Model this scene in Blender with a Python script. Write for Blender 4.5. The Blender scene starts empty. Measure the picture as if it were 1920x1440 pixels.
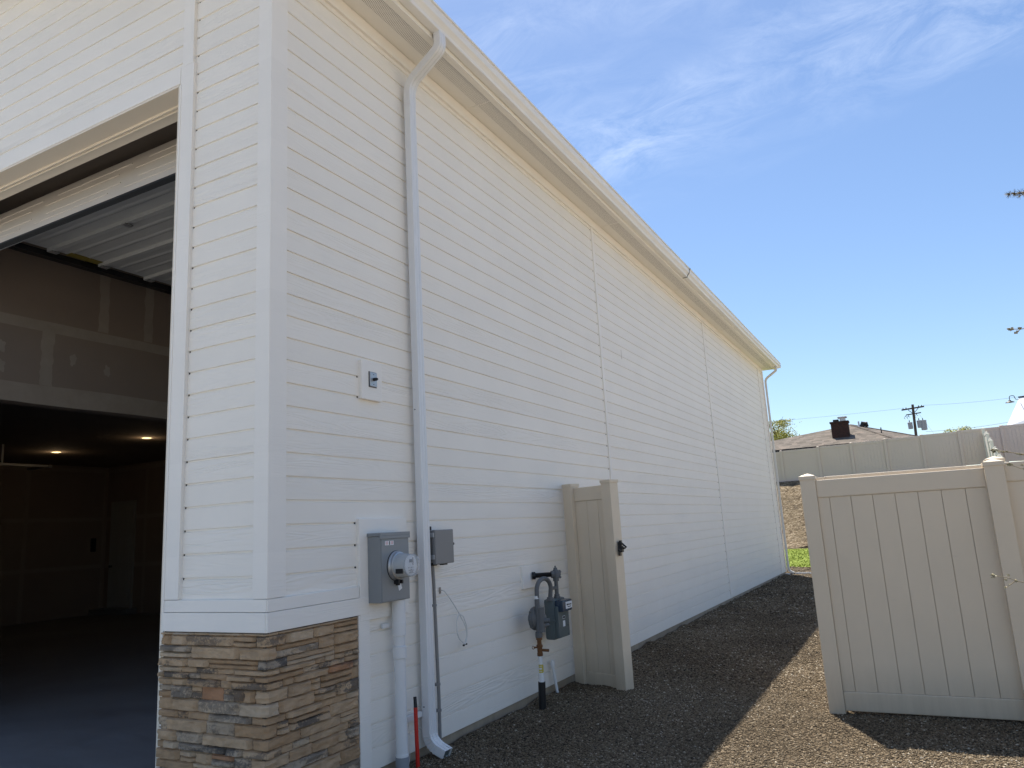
import bpy, math, random
import numpy as np
from mathutils import Vector, Matrix, noise
R = math.radians
random.seed(7); np.random.seed(7)
sc = bpy.context.scene
col = sc.collection

# ------------------------------------------------------------------ camera
CAM = Vector((3.48613, -3.33684, 1.55773))
cr = Vector((0.87808405, 0.47533227, -0.05502391))
cu = Vector((0.13921033, -0.14374655, 0.97977416))
cf = Vector((-0.45780878, 0.86798397, 0.19239271))
cam = bpy.data.cameras.new("camera"); camo = bpy.data.objects.new("camera", cam); col.objects.link(camo)
m = Matrix((cr, cu, -cf)).transposed().to_4x4(); m.translation = CAM
camo.matrix_world = m
cam.sensor_width = 36; cam.lens = 36 * 1393.8 / 1920; cam.clip_start = 0.05; cam.clip_end = 3000
sc.camera = camo

# ------------------------------------------------------------------ light
SUN = Vector((-0.24, 0.475, 1.0)).normalized()
el = math.asin(SUN.z); az = math.atan2(SUN.x, SUN.y)
sun = bpy.data.lights.new("sun", 'SUN'); sun.energy = 5.0; sun.angle = R(0.53); sun.color = (1.0, 0.935, 0.82)
suno = bpy.data.objects.new("sun", sun); col.objects.link(suno)
suno.rotation_euler = SUN.to_track_quat('Z', 'Y').to_euler(); suno.location = (0, 0, 30)

w = bpy.data.worlds.new("World"); sc.world = w; w.use_nodes = True
nt = w.node_tree; nd = nt.nodes; lk = nt.links
bg = nd['Background']; bg.inputs['Strength'].default_value = 0.088
sky = nd.new('ShaderNodeTexSky'); sky.sky_type = 'NISHITA'; sky.sun_disc = False
sky.sun_elevation = el; sky.sun_rotation = az; sky.altitude = 400; sky.air_density = 1.1; sky.dust_density = 0.45; sky.ozone_density = 2.2
def wm(op, a, b=None, c=None, clamp=False):
    n = nd.new('ShaderNodeMath'); n.operation = op; n.use_clamp = clamp
    for i, v in enumerate((a, b, c)):
        if v is None: continue
        if isinstance(v, (int, float)): n.inputs[i].default_value = v
        else: lk.new(v, n.inputs[i])
    return n.outputs[0]
tc = nd.new('ShaderNodeTexCoord'); sep = nd.new('ShaderNodeSeparateXYZ'); lk.new(tc.outputs['Generated'], sep.inputs[0])
zz = wm('MAXIMUM', sep.outputs[2], 0.02)
u_ = wm('DIVIDE', sep.outputs[0], zz); v_ = wm('DIVIDE', sep.outputs[1], zz)
cb = nd.new('ShaderNodeCombineXYZ')
lk.new(wm('MULTIPLY', u_, 1.0), cb.inputs[0]); lk.new(wm('MULTIPLY', v_, 1.35), cb.inputs[1])
n1 = nd.new('ShaderNodeTexNoise'); n1.inputs['Scale'].default_value = 4.6; n1.inputs['Detail'].default_value = 11; n1.inputs['Roughness'].default_value = 0.72; n1.inputs['Distortion'].default_value = 0.7
lk.new(cb.outputs[0], n1.inputs['Vector'])
n2 = nd.new('ShaderNodeTexNoise'); n2.inputs['Scale'].default_value = 1.15; n2.inputs['Detail'].default_value = 3
lk.new(cb.outputs[0], n2.inputs['Vector'])
band = wm('SUBTRACT', wm('ADD', v_, wm('MULTIPLY', u_, 0.32)), 1.72)        # streak line on the sky plane
m1 = wm('SUBTRACT', 1.0, wm('MULTIPLY', wm('ABSOLUTE', band), 2.6), clamp=True)
m2 = wm('MULTIPLY', wm('SUBTRACT', 0.25, band, clamp=True), 0.9, clamp=True)
fine = wm('MULTIPLY', wm('SUBTRACT', n1.outputs[0], 0.40), 2.6, clamp=True)
big = wm('MULTIPLY', wm('SUBTRACT', n2.outputs[0], 0.34), 3.2, clamp=True)
cl = wm('MULTIPLY', wm('MULTIPLY', fine, big), wm('ADD', wm('MULTIPLY', m1, 0.75), m2, clamp=True), clamp=True)
cl = wm('MULTIPLY', cl, 0.50)
mix = nd.new('ShaderNodeMixRGB'); lk.new(cl, mix.inputs[0])
tint = nd.new('ShaderNodeMixRGB'); tint.blend_type = 'MULTIPLY'; tint.inputs[0].default_value = 1; tint.inputs[2].default_value = (0.89, 0.945, 1.02, 1)
lk.new(sky.outputs[0], tint.inputs[1]); lk.new(tint.outputs[0], mix.inputs[1]); mix.inputs[2].default_value = (9.0, 9.6, 10.4, 1)
lk.new(mix.outputs[0], bg.inputs['Color'])

sc.view_settings.view_transform = 'Standard'; sc.view_settings.look = 'None'
sc.view_settings.exposure = 0.80; sc.view_settings.gamma = 1
sc.render.engine = 'CYCLES'
sc.cycles.max_bounces = 8; sc.cycles.diffuse_bounces = 5

# ------------------------------------------------------------------ materials
class NT:
    def __init__(s, name):
        s.m = bpy.data.materials.new(name); s.m.use_nodes = True
        s.t = s.m.node_tree; s.n = s.t.nodes; s.l = s.t.links
        s.b = s.n['Principled BSDF']
    def node(s, typ, **kw):
        n = s.n.new(typ)
        for k, v in kw.items(): setattr(n, k, v)
        return n
    def put(s, v, inp):
        if isinstance(v, (int, float)): inp.default_value = v
        elif isinstance(v, tuple): inp.default_value = v + ((1,) if len(v) == 3 and inp.type == 'RGBA' else ())
        else: s.l.new(v, inp)
    def mth(s, op, a, b=None, c=None, clamp=False):
        n = s.node('ShaderNodeMath', operation=op, use_clamp=clamp)
        for i, v in enumerate((a, b, c)):
            if v is not None: s.put(v, n.inputs[i])
        return n.outputs[0]
    def pos(s): return s.node('ShaderNodeNewGeometry').outputs['Position']
    def sepxyz(s, v):
        n = s.node('ShaderNodeSeparateXYZ'); s.l.new(v, n.inputs[0]); return n.outputs
    def comb(s, x, y, z):
        n = s.node('ShaderNodeCombineXYZ')
        for i, v in enumerate((x, y, z)): s.put(v, n.inputs[i])
        return n.outputs[0]
    def scale(s, v, sx, sy, sz):
        n = s.node('ShaderNodeVectorMath', operation='MULTIPLY'); s.l.new(v, n.inputs[0]); n.inputs[1].default_value = (sx, sy, sz); return n.outputs[0]
    def noise(s, v, sc_, det=3, rough=.55, dist=0.):
        n = s.node('ShaderNodeTexNoise'); s.l.new(v, n.inputs['Vector'])
        n.inputs['Scale'].default_value = sc_; n.inputs['Detail'].default_value = det; n.inputs['Roughness'].default_value = rough; n.inputs['Distortion'].default_value = dist
        return n.outputs[0]
    def ramp(s, f, stops):
        n = s.node('ShaderNodeValToRGB'); s.l.new(f, n.inputs[0]); e = n.color_ramp.elements
        while len(e) < len(stops): e.new(0.5)
        for i, (p, c) in enumerate(stops): e[i].position = p; e[i].color = c + (1,)
        return n.outputs[0]
    def mix(s, f, a, b, mode='MIX'):
        n = s.node('ShaderNodeMixRGB', blend_type=mode); s.put(f, n.inputs[0]); s.put(a, n.inputs[1]); s.put(b, n.inputs[2]); return n.outputs[0]
    def bump(s, h, dist, st=1., prev=None):
        n = s.node('ShaderNodeBump'); n.inputs['Distance'].default_value = dist; n.inputs['Strength'].default_value = st
        s.l.new(h, n.inputs['Height'])
        if prev is not None: s.l.new(prev, n.inputs['Normal'])
        return n.outputs[0]
    def fin(s, c=None, rough=.5, nrm=None, metal=0., spec=.5, **kw):
        if c is not None: s.put(c, s.b.inputs['Base Color'])
        s.put(rough, s.b.inputs['Roughness']); s.b.inputs['Metallic'].default_value = metal
        s.b.inputs['Specular IOR Level'].default_value = spec
        if nrm is not None: s.l.new(nrm, s.b.inputs['Normal'])
        for k, v in kw.items(): s.put(v, s.b.inputs[k.replace('_', ' ')])
        return s.m

def plain(name, c, rough=.5, metal=0., var=.12, sc_=9., bump=.0004, spec=.4):
    t = NT(name); p = t.pos(); n = t.noise(p, sc_, 5, .6)
    f = t.mth('ADD', t.mth('MULTIPLY', n, var * 2), 1 - var)
    c2 = t.mix(1., c, t.comb(f, f, f), 'MULTIPLY')
    nb = t.noise(p, sc_ * 25, 3)
    r = t.mth('ADD', t.mth('MULTIPLY', n, .2), rough - .1)
    return t.fin(c2, r, t.bump(nb, bump), metal, spec)

S = 0.152
def siding_mat(name, c, off=0., grain=1.):
    t = NT(name); p = t.pos(); x, y, z = t.sepxyz(p)
    along = t.mth('ADD', x, y); row = t.mth('FLOOR', t.mth('DIVIDE', t.mth('ADD', z, off), S))
    v = t.comb(t.mth('ADD', t.mth('MULTIPLY', along, .9), t.mth('MULTIPLY', row, 7.31)), t.mth('MULTIPLY', z, 9.), t.mth('MULTIPLY', row, 3.17))
    n = t.noise(v, .9, 2, .5)
    rings = t.mth('SINE', t.mth('MULTIPLY', n, 85.))
    v2 = t.comb(t.mth('MULTIPLY', along, 6.), t.mth('MULTIPLY', z, 130.), row)
    n2 = t.noise(v2, 1., 4, .7)
    msk = t.mth('MULTIPLY', t.mth('SUBTRACT', t.noise(v, .33, 1), .38), 4., clamp=True)
    h = t.mth('ADD', t.mth('MULTIPLY', t.mth('MULTIPLY', rings, msk), .8 * grain), t.mth('MULTIPLY', n2, .9))
    patch = t.noise(p, 1.3, 4, .6); rv = t.node('ShaderNodeTexWhiteNoise', noise_dimensions='1D'); t.l.new(row, rv.inputs['W'])
    f = t.mth('ADD', t.mth('ADD', t.mth('MULTIPLY', patch, .10), t.mth('MULTIPLY', rv.outputs[0], .03)), .92)
    streak = t.noise(t.comb(t.mth('MULTIPLY', along, 9.), t.mth('MULTIPLY', z, .5), 0.), 1., 4, .7)
    low = t.mth('MULTIPLY', t.mth('SUBTRACT', .75, z, clamp=True), .16)      # splashed dust on the lowest boards
    dirt = t.mth('MULTIPLY', low, t.mth('ADD', streak, .3), clamp=True)
    cc = t.mix(1., c, t.comb(f, f, f), 'MULTIPLY'); cc = t.mix(dirt, cc, (.42, .36, .29))
    return t.fin(cc, .52, t.bump(h, .0012, 1.), 0, .35)

M = {}
M['siding'] = siding_mat('painted_siding', (.88, .835, .765))
M['trim'] = siding_mat('painted_trim', (.885, .845, .785), 100.03, .25)
M['gutter'] = plain('gutter_enamel', (.83, .815, .78), .35, 0, .05, 3, .0002, .5)
M['downspout'] = plain('downspout_enamel', (.74, .745, .755), .32, 0, .06, 4, .0003, .5)
M['downspout_far'] = plain('downspout_enamel_far', (.70, .69, .66), .32, 0, .06, 4, .0003, .5)
M['soffit'] = plain('soffit_metal', (.84, .815, .76), .45, 0, .05, 3, .0003)
M['fascia'] = plain('fascia_metal', (.84, .81, .74), .4, 0, .04, 3, .0003)
M['head'] = siding_mat('jamb_trim', (.80, .72, .60), 100.0, .4)
def m_vinyl():
    t = NT('tan_vinyl'); p = t.pos(); x, y, z = t.sepxyz(p)
    n = t.noise(p, 2.2, 5, .6); f = t.mth('ADD', t.mth('MULTIPLY', n, .12), .94)
    c = t.mix(1., (.70, .60, .465), t.comb(f, f, f), 'MULTIPLY')
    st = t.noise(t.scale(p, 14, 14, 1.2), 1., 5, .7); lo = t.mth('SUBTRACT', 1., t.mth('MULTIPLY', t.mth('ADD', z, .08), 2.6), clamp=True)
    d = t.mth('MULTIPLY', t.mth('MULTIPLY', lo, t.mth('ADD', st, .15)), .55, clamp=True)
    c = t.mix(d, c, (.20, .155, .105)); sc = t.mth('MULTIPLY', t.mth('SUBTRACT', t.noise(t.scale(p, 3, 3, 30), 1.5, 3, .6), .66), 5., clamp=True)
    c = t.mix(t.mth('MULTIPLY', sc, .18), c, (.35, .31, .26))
    return t.fin(c, t.mth('ADD', t.mth('MULTIPLY', n, .2), .32), t.bump(t.noise(t.scale(p, 1, 1, .25), 5, 2), .003, .4), 0, .45)
M['vinyl'] = m_vinyl()
M['vinyl_far'] = plain('grey_tan_vinyl', (.68, .565, .495), .5, 0, .06, 1.2, .0005)
M['vinyl_pale'] = plain('pale_vinyl', (.78, .75, .68), .4, 0, .05, 2, .0003)
M['grey_box'] = plain('grey_enamel', (.235, .25, .26), .38, .0, .05, 6, .0002, .5)
M['grey_box2'] = plain('grey_plastic', (.22, .215, .21), .45, .0, .05, 6, .0002, .5)
M['pvc_white'] = plain('white_pvc', (.74, .74, .74), .4, 0, .05, 6, .0002)
M['pvc_grey'] = plain('grey_pvc', (.27, .29, .32), .45, 0, .06, 6, .0002)
M['conduit'] = plain('grey_conduit', (.24, .235, .23), .5, 0, .1, 10, .0003)
M['gas_body'] = plain('gas_meter_paint', (.10, .125, .13), .4, 0, .12, 8, .0008)
M['gas_pipe'] = plain('gas_pipe_paint', (.115, .12, .125), .5, 0, .15, 14, .001)
M['gas_blue'] = plain('blue_index_box', (.035, .055, .085), .25, 0, .1, 8, .0002)
M['rusty'] = plain('brown_brass', (.16, .075, .03), .5, .4, .3, 30, .001)
M['black'] = plain('black_plastic', (.012, .012, .014), .45, 0, .2, 8, .0004)
M['dark_metal'] = plain('dark_metal', (.03, .03, .032), .4, .6, .2, 12, .0006)
M['steel'] = plain('galvanised_steel', (.45, .46, .47), .4, .7, .12, 18, .0004)
M['red'] = plain('red_conduit', (.55, .02, .012), .4, 0, .1, 9, .0003)
M['yellow'] = plain('yellow_tag', (.55, .46, .06), .5, 0, .2, 60, .0003)
M['white'] = plain('white_label', (.75, .76, .78), .5, 0, .1, 60, .0001)
M['cable'] = plain('white_cable', (.68, .67, .64), .45, 0, .1, 9, .0001)
M['door_white'] = plain('door_steel_white', (.50, .50, .49), .45, 0, .1, 3, .0004)
M['door_face'] = plain('door_face_paint', (.66, .60, .53), .45, 0, .05, 3, .0006)
M['wood_pole'] = plain('pole_wood', (.10, .075, .055), .8, 0, .3, 3, .004)
M['transformer'] = plain('transformer_grey', (.42, .44, .45), .5, 0, .08, 2, .001)
M['metal_cap'] = plain('chimney_cap_metal', (.6, .6, .6), .4, .5, .1, 4, .001)
M['barn_white'] = plain('white_metal_cladding', (.78, .79, .80), .45, 0, .06, .7, .002)
M['house_wall'] = plain('beige_house_wall', (.45, .40, .33), .8, 0, .1, 1, .002)
M['twig'] = plain('pale_twig', (.36, .29, .19), .8, 0, .3, 60, .002)
M['bark'] = plain('twig_bark', (.13, .095, .065), .85, 0, .3, 25, .003)
M['rubber'] = plain('rubber_seal', (.015, .017, .02), .6, 0, .1, 9, .0004)
M['screw'] = plain('screw_head', (.10, .10, .11), .4, .7, .1, 9, .0002)
M['ochre'] = plain('ochre_tag', (.25, .19, .04), .5, 0, .1, 9, .0002)
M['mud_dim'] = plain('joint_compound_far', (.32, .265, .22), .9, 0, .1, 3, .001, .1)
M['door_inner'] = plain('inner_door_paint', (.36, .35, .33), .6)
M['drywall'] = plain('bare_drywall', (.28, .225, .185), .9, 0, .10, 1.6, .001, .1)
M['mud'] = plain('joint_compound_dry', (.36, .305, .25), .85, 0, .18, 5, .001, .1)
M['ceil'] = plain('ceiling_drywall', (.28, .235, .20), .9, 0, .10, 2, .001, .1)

def m_concrete(name, c, sheen=.0):
    t = NT(name); p = t.pos(); a = t.noise(p, .7, 6, .65, .6); b = t.noise(t.scale(p, 1, 3.5, 1), 2.2, 6, .7, .8); g = t.noise(p, 160, 2)
    f = t.mth('ADD', t.mth('ADD', t.mth('MULTIPLY', a, .8), t.mth('MULTIPLY', b, .9)), .15)
    cc = t.mix(1., c, t.comb(f, f, f), 'MULTIPLY')
    return t.fin(cc, t.mth('ADD', t.mth('MULTIPLY', b, .3), .45 - sheen), t.bump(g, .001, .6), 0, .4)
M['concrete'] = m_concrete('driveway_concrete', (.50, .475, .43))
M['slab'] = m_concrete('garage_slab_concrete', (.17, .175, .185), .1)
M['mortar'] = plain('dark_mortar', (.10, .08, .06), .9)
M['foundation'] = m_concrete('foundation_concrete', (.33, .27, .20))

def m_stone():
    t = NT('ledgestone'); p = t.pos(); g = t.node('ShaderNodeNewGeometry')
    at = t.node('ShaderNodeAttribute', attribute_name='tone'); rnd = at.outputs['Fac']
    base = t.ramp(rnd, [(0., (.36, .225, .125)), (.18, (.47, .325, .20)), (.38, (.52, .37, .235)), (.55, (.41, .265, .15)), (.70, (.55, .42, .29)), (.82, (.43, .34, .25)), (.93, (.30, .25, .20)), (1., (.56, .24, .09))])
    n1 = t.noise(p, 9, 6, .65, .5); n2 = t.noise(p, 55, 5, .75); n3 = t.noise(t.scale(p, 1, 1, 2.4), 4.5, 4, .6)
    f = t.mth('ADD', t.mth('MULTIPLY', n1, .8), .60)
    cc = t.mix(1., base, t.comb(f, f, f), 'MULTIPLY')
    dk = t.mth('MULTIPLY', t.mth('SUBTRACT', t.mth('MULTIPLY', n3, t.mth('ADD', t.mth('MULTIPLY', n2, 1.1), .45)), .475), 12., clamp=True)
    at2 = t.node('ShaderNodeAttribute', attribute_name='sooty')
    cc = t.mix(t.mth('MULTIPLY', dk, t.mth('ADD', t.mth('MULTIPLY', at2.outputs['Fac'], .75), .06)), cc, (.065, .064, .064))
    lt = t.mth('MULTIPLY', t.mth('SUBTRACT', n2, .56), 3., clamp=True)
    cc = t.mix(t.mth('MULTIPLY', lt, .35), cc, (.52, .43, .33))
    nb = t.bump(t.noise(t.scale(p, 1, 1, 1.6), 42, 7, .7, .4), .010, 1., t.bump(n1, .016, .9))
    return t.fin(cc, .88, nb, 0, .2)
M['stone'] = m_stone()

def m_gravel(name, cols, vs=55., bumpd=.012):
    t = NT(name); p = t.pos()
    v = t.node('ShaderNodeTexVoronoi'); v.inputs['Scale'].default_value = vs; t.l.new(p, v.inputs['Vector'])
    h = t.sepxyz(v.outputs['Color'])[0]
    c = t.ramp(h, cols); n = t.noise(p, 1.1, 5, .6)
    f = t.mth('ADD', t.mth('MULTIPLY', n, .5), .72)
    edge = t.mth('SUBTRACT', 1., t.mth('MULTIPLY', v.outputs['Distance'], .9), clamp=True)
    c = t.mix(1., c, t.comb(f, f, f), 'MULTIPLY')
    return t.fin(c, .95, t.bump(edge, bumpd, 1.), 0, .15)
GC = [(0., (.025, .018, .012)), (.25, (.06, .044, .029)), (.5, (.115, .086, .056)), (.75, (.18, .137, .09)), (1., (.29, .235, .17))]
M['gravel'] = m_gravel('gravel_bed', GC, 62)
M['gravel_bank'] = m_gravel('gravel_bank', [(0., (.08, .055, .034)), (.3, (.14, .105, .065)), (.6, (.20, .152, .096)), (1., (.31, .25, .175))], 14., .04)
M['bounce_gravel'] = m_gravel('pale_bounce_gravel', [(0., (.30, .25, .19)), (.3, (.40, .34, .26)), (.6, (.48, .41, .32)), (1., (.58, .52, .43))], 14., .02)  # pale gravel for the added bounce sheet
def m_pebble():
    t = NT('pebbles'); at = t.node('ShaderNodeAttribute', attribute_name='tone')
    c = t.ramp(at.outputs['Fac'], [(0., (.032, .025, .018)), (.2, (.077, .058, .038)), (.45, (.145, .110, .070)), (.7, (.215, .167, .110)), (.9, (.335, .275, .195)), (1., (.50, .44, .35))])
    n = t.noise(t.pos(), 240, 3, .6); f = t.mth('ADD', t.mth('MULTIPLY', n, .5), .75)
    pt = t.noise(t.pos(), 1.3, 4, .6); f2 = t.mth('ADD', t.mth('MULTIPLY', pt, .55), .70)
    c = t.mix(1., c, t.comb(t.mth('MULTIPLY', f, f2), t.mth('MULTIPLY', f, f2), t.mth('MULTIPLY', f, f2)), 'MULTIPLY')
    return t.fin(c, .9, None, 0, .2)
M['pebble'] = m_pebble()
def m_lawn():
    t = NT('lawn'); p = t.pos(); n = t.noise(p, 1.2, 5, .7); n2 = t.noise(t.scale(p, 1, .5, 1), 30, 4, .8)
    c = t.ramp(t.mth('ADD', t.mth('MULTIPLY', n, .5), t.mth('MULTIPLY', n2, .5)), [(.3, (.10, .15, .012)), (.5, (.18, .24, .025)), (.7, (.30, .33, .05))])
    return t.fin(c, .8, t.bump(n2, .03), 0, .2)
M['lawn'] = m_lawn()
def m_grassblade():
    t = NT('grass_blades'); at = t.node('ShaderNodeAttribute', attribute_name='tone')
    return t.fin(t.ramp(at.outputs['Fac'], [(0., (.10, .15, .015)), (.5, (.20, .25, .025)), (1., (.34, .36, .06))]), .6, None, 0, .3)
M['blade'] = m_grassblade()
def m_shingle():
    t = NT('roof_shingles'); p = t.pos(); x, y, z = t.sepxyz(p)
    row = t.mth('FLOOR', t.mth('MULTIPLY', z, 9.)); tab = t.mth('FLOOR', t.mth('ADD', t.mth('MULTIPLY', x, 2.6), t.mth('MULTIPLY', row, .37)))
    wn = t.node('ShaderNodeTexWhiteNoise'); t.l.new(t.comb(tab, row, 0.), wn.inputs['Vector'])
    c = t.ramp(wn.outputs[0], [(0., (.10, .085, .073)), (.4, (.14, .12, .10)), (.8, (.17, .145, .125)), (1., (.21, .17, .14))])
    line = t.mth('LESS_THAN', t.mth('FRACT', t.mth('MULTIPLY', z, 9.)), .16)
    c = t.mix(t.mth('MULTIPLY', line, .5), c, (.05, .04, .035))
    return t.fin(c, .9, t.bump(t.noise(p, 40, 3), .01), 0, .2)
M['shingle'] = m_shingle()
def m_brick():
    t = NT('chimney_brick'); p = t.pos(); x, y, z = t.sepxyz(p)
    b = t.node('ShaderNodeTexBrick'); t.l.new(t.comb(t.mth('ADD', x, y), z, 0.), b.inputs['Vector'])
    b.inputs['Color1'].default_value = (.085, .035, .026, 1); b.inputs['Color2'].default_value = (.045, .026, .023, 1); b.inputs['Mortar'].default_value = (.05, .045, .04, 1)
    b.inputs['Scale'].default_value = 4.; b.inputs['Mortar Size'].default_value = .03
    return t.fin(b.outputs[0], .85, t.bump(b.outputs[1], .01, .6), 0, .2)
M['brick'] = m_brick()
def m_perf():
    t = NT('perforated_soffit'); p = t.pos(); x, y, z = t.sepxyz(p)
    pt = .0165
    rx = t.mth('DIVIDE', x, pt * .8); ro = t.mth('FLOOR', rx)
    ry = t.mth('ADD', t.mth('DIVIDE', y, pt), t.mth('MULTIPLY', t.mth('MODULO', ro, 2.), .5))
    dx = t.mth('SUBTRACT', t.mth('FRACT', rx), .5); dy = t.mth('SUBTRACT', t.mth('FRACT', ry), .5)
    d = t.mth('ADD', t.mth('MULTIPLY', dx, dx), t.mth('MULTIPLY', dy, dy))
    hole = t.mth('LESS_THAN', d, .058)
    c = t.mix(hole, (.84, .815, .76), (.06, .05, .04))
    return t.fin(c, .5, None, 0, .3)
M['perf'] = m_perf()
def m_glass_dial():
    t = NT('meter_dome_glass'); return t.fin((.62, .66, .70), .12, None, 0, .6, Alpha=.33)
M['dome'] = m_glass_dial()
def m_emit(name, c, s):
    t = NT(name); return t.fin(c, .5, None, 0, .2, Emission_Color=c, Emission_Strength=s)
M['lamp'] = m_emit('lit_lens', (1., .80, .40), 1.05)
def m_leaf(name, stops):
    t = NT(name); at = t.node('ShaderNodeAttribute', attribute_name='tone')
    t.fin(t.ramp(at.outputs['Fac'], stops), .65, None, 0, .25)
    return t.m
M['leaf'] = m_leaf('spring_leaves', [(0., (.16, .19, .03)), (.5, (.36, .36, .06)), (1., (.58, .50, .12))])
M['needle'] = m_leaf('needles', [(0., (.07, .065, .03)), (.5, (.14, .11, .05)), (1., (.22, .18, .09))])
M['bud'] = m_leaf('pale_buds', [(0., (.30, .26, .16)), (.5, (.48, .44, .30)), (1., (.62, .58, .44))])

# ------------------------------------------------------------------ mesh helpers
class MB:
    def __init__(s): s.v = []; s.f = []; s.a = []
    def add(s, vs, fs, tone=0.):
        o = len(s.v); s.v += [tuple(v) for v in vs]; s.f += [tuple(i + o for i in f) for f in fs]; s.a += [tone] * len(fs); return s
    def box(s, x0, x1, y0, y1, z0, z1, b=0.):
        if b <= 0:
            vs = [(x, y, z) for z in (z0, z1) for (x, y) in ((x0, y0), (x1, y0), (x1, y1), (x0, y1))]
            return s.add(vs, [(0, 3, 2, 1), (4, 5, 6, 7), (0, 1, 5, 4), (1, 2, 6, 5), (2, 3, 7, 6), (3, 0, 4, 7)])
        c = Vector(((x0 + x1) / 2, (y0 + y1) / 2, (z0 + z1) / 2)); h = Vector(((x1 - x0) / 2, (y1 - y0) / 2, (z1 - z0) / 2))
        b = min(b, .45 * min(h))
        import bmesh
        bm = bmesh.new(); bmesh.ops.create_cube(bm, size=2)
        for v in bm.verts: v.co = Vector((v.co.x * h.x, v.co.y * h.y, v.co.z * h.z)) + c
        bmesh.ops.bevel(bm, geom=bm.edges[:], offset=b, segments=2, affect='EDGES', profile=.6)
        bm.verts.index_update(); s.add([v.co for v in bm.verts], [[v.index for v in f.verts] for f in bm.faces]); bm.free(); return s
    def obox(s, o, ax, ay, az, b=0.):
        # oriented box: origin corner o and three edge vectors
        t = MB().box(0, ax.length, 0, ay.length, 0, az.length, b); X = ax.normalized(); Y = ay.normalized(); Z = az.normalized()
        return s.add([o + X * v[0] + Y * v[1] + Z * v[2] for v in t.v], t.f)
    def tube(s, pts, r, n=12, cap=True):
        pts = [Vector(p) for p in pts]; rs = r if isinstance(r, (list, tuple)) else [r] * len(pts)
        o = len(s.v); prev = None
        for i, p in enumerate(pts):
            d = (pts[min(i + 1, len(pts) - 1)] - pts[max(i - 1, 0)]).normalized()
            if prev is None: a = d.orthogonal().normalized()
            else: a = (prev - d * prev.dot(d)); a = a.normalized() if a.length > 1e-6 else d.orthogonal().normalized()
            prev = a; b = d.cross(a)
            for k in range(n):
                t = 2 * math.pi * k / n; s.v.append(tuple(p + (a * math.cos(t) + b * math.sin(t)) * rs[i]))
        for i in range(len(pts) - 1):
            for k in range(n):
                s.f.append((o + i * n + k, o + i * n + (k + 1) % n, o + (i + 1) * n + (k + 1) % n, o + (i + 1) * n + k)); s.a.append(0.)
        if cap:
            s.f.append(tuple(o + k for k in reversed(range(n)))); s.a.append(0.)
            s.f.append(tuple(o + (len(pts) - 1) * n + k for k in range(n))); s.a.append(0.)
        return s
    def cyl(s, a, b, r, n=20, r2=None): return s.tube([a, b], [r, r if r2 is None else r2], n)
    def lathe(s, o, axis, prof, n=28):
        # prof: list of (distance along axis, radius)
        return s.tube([Vector(o) + Vector(axis).normalized() * d for d, _ in prof], [max(r, .0004) for _, r in prof], n)
    def sweep(s, pts, sec, up=Vector((0, 1, 0)), cap=False):
        # sweep a closed section [(a,b)] ; a along 'up', b along normal
        o = len(s.v); n = len(sec); pts = [Vector(p) for p in pts]
        for i, p in enumerate(pts):
            d = (pts[min(i + 1, len(pts) - 1)] - pts[max(i - 1, 0)]).normalized(); nn = up.cross(d).normalized()
            for a, b in sec: s.v.append(tuple(p + up * a + nn * b))
        for i in range(len(pts) - 1):
            for k in range(n): s.f.append((o + i * n + k, o + i * n + (k + 1) % n, o + (i + 1) * n + (k + 1) % n, o + (i + 1) * n + k)); s.a.append(0.)
        if cap: s.f.append(tuple(o + k for k in range(n))); s.a.append(0.); s.f.append(tuple(o + (len(pts) - 1) * n + k for k in reversed(range(n)))); s.a.append(0.)
        return s
    def quad(s, a, b, c, d, tone=0.): return s.add([a, b, c, d], [(0, 1, 2, 3)], tone)

def root_loc(o):
    while o.parent: o = o.parent
    return o.location.copy()
SPLIT = {'board_end_shade', 'joint_compound', 'door_jamb', 'hinge', 'soffit_joint', 'screw', 'strap', 'bolt', 'insulator', 'fuse_cutout', 'door_panel', 'door_casing', 'coupling', 'ring_lock', 'cable_end', 'badge', 'batten', 'structural_wall', 'jamb_bead', 'cable_gland', 'cable_strand', 'inner_wall', 'vent_pipe', 'ridge_cap', 'latch', 'rail', 'fascia', 'roof'}
def build(name, mb, mat, parent=None, smooth=False, tone=False, extra=None):
    if name in SPLIT and not tone and not extra:
        P = list(range(len(mb.v)))
        def find(i):
            while P[i] != i: P[i] = P[P[i]]; i = P[i]
            return i
        for f in mb.f:
            a = find(f[0])
            for i in f[1:]: P[find(i)] = a
        groups = {}
        for k, f in enumerate(mb.f): groups.setdefault(find(f[0]), []).append(f)
        if 1 < len(groups) < 40:
            out = None
            for fs in groups.values():
                used = sorted({i for f in fs for i in f}); mp = {v: k for k, v in enumerate(used)}
                m2 = MB(); m2.add([mb.v[i] for i in used], [tuple(mp[i] for i in f) for f in fs]); o = build1(name, m2, mat, parent, smooth); out = out or o
            return out
    return build1(name, mb, mat, parent, smooth, tone, extra)
def build1(name, mb, mat, parent=None, smooth=False, tone=False, extra=None):
    me = bpy.data.meshes.new(name); off = root_loc(parent) if parent else Vector((0, 0, 0))
    me.from_pydata([(v[0] - off.x, v[1] - off.y, v[2] - off.z) for v in mb.v], [], mb.f)
    me.materials.append(M[mat] if isinstance(mat, str) else mat)
    if tone:
        at = me.attributes.new('tone', 'FLOAT', 'FACE'); at.data.foreach_set('value', mb.a)
    if extra:
        at = me.attributes.new(extra[0], 'FLOAT', 'FACE'); at.data.foreach_set('value', extra[1])
    me.validate(); 
    if smooth:
        me.polygons.foreach_set('use_smooth', [True] * len(me.polygons))
        try: me.set_sharp_from_angle(angle=R(38))
        except Exception: pass
    me.update()
    o = bpy.data.objects.new(name, me); col.objects.link(o)
    if parent: o.parent = parent
    return o
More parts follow.
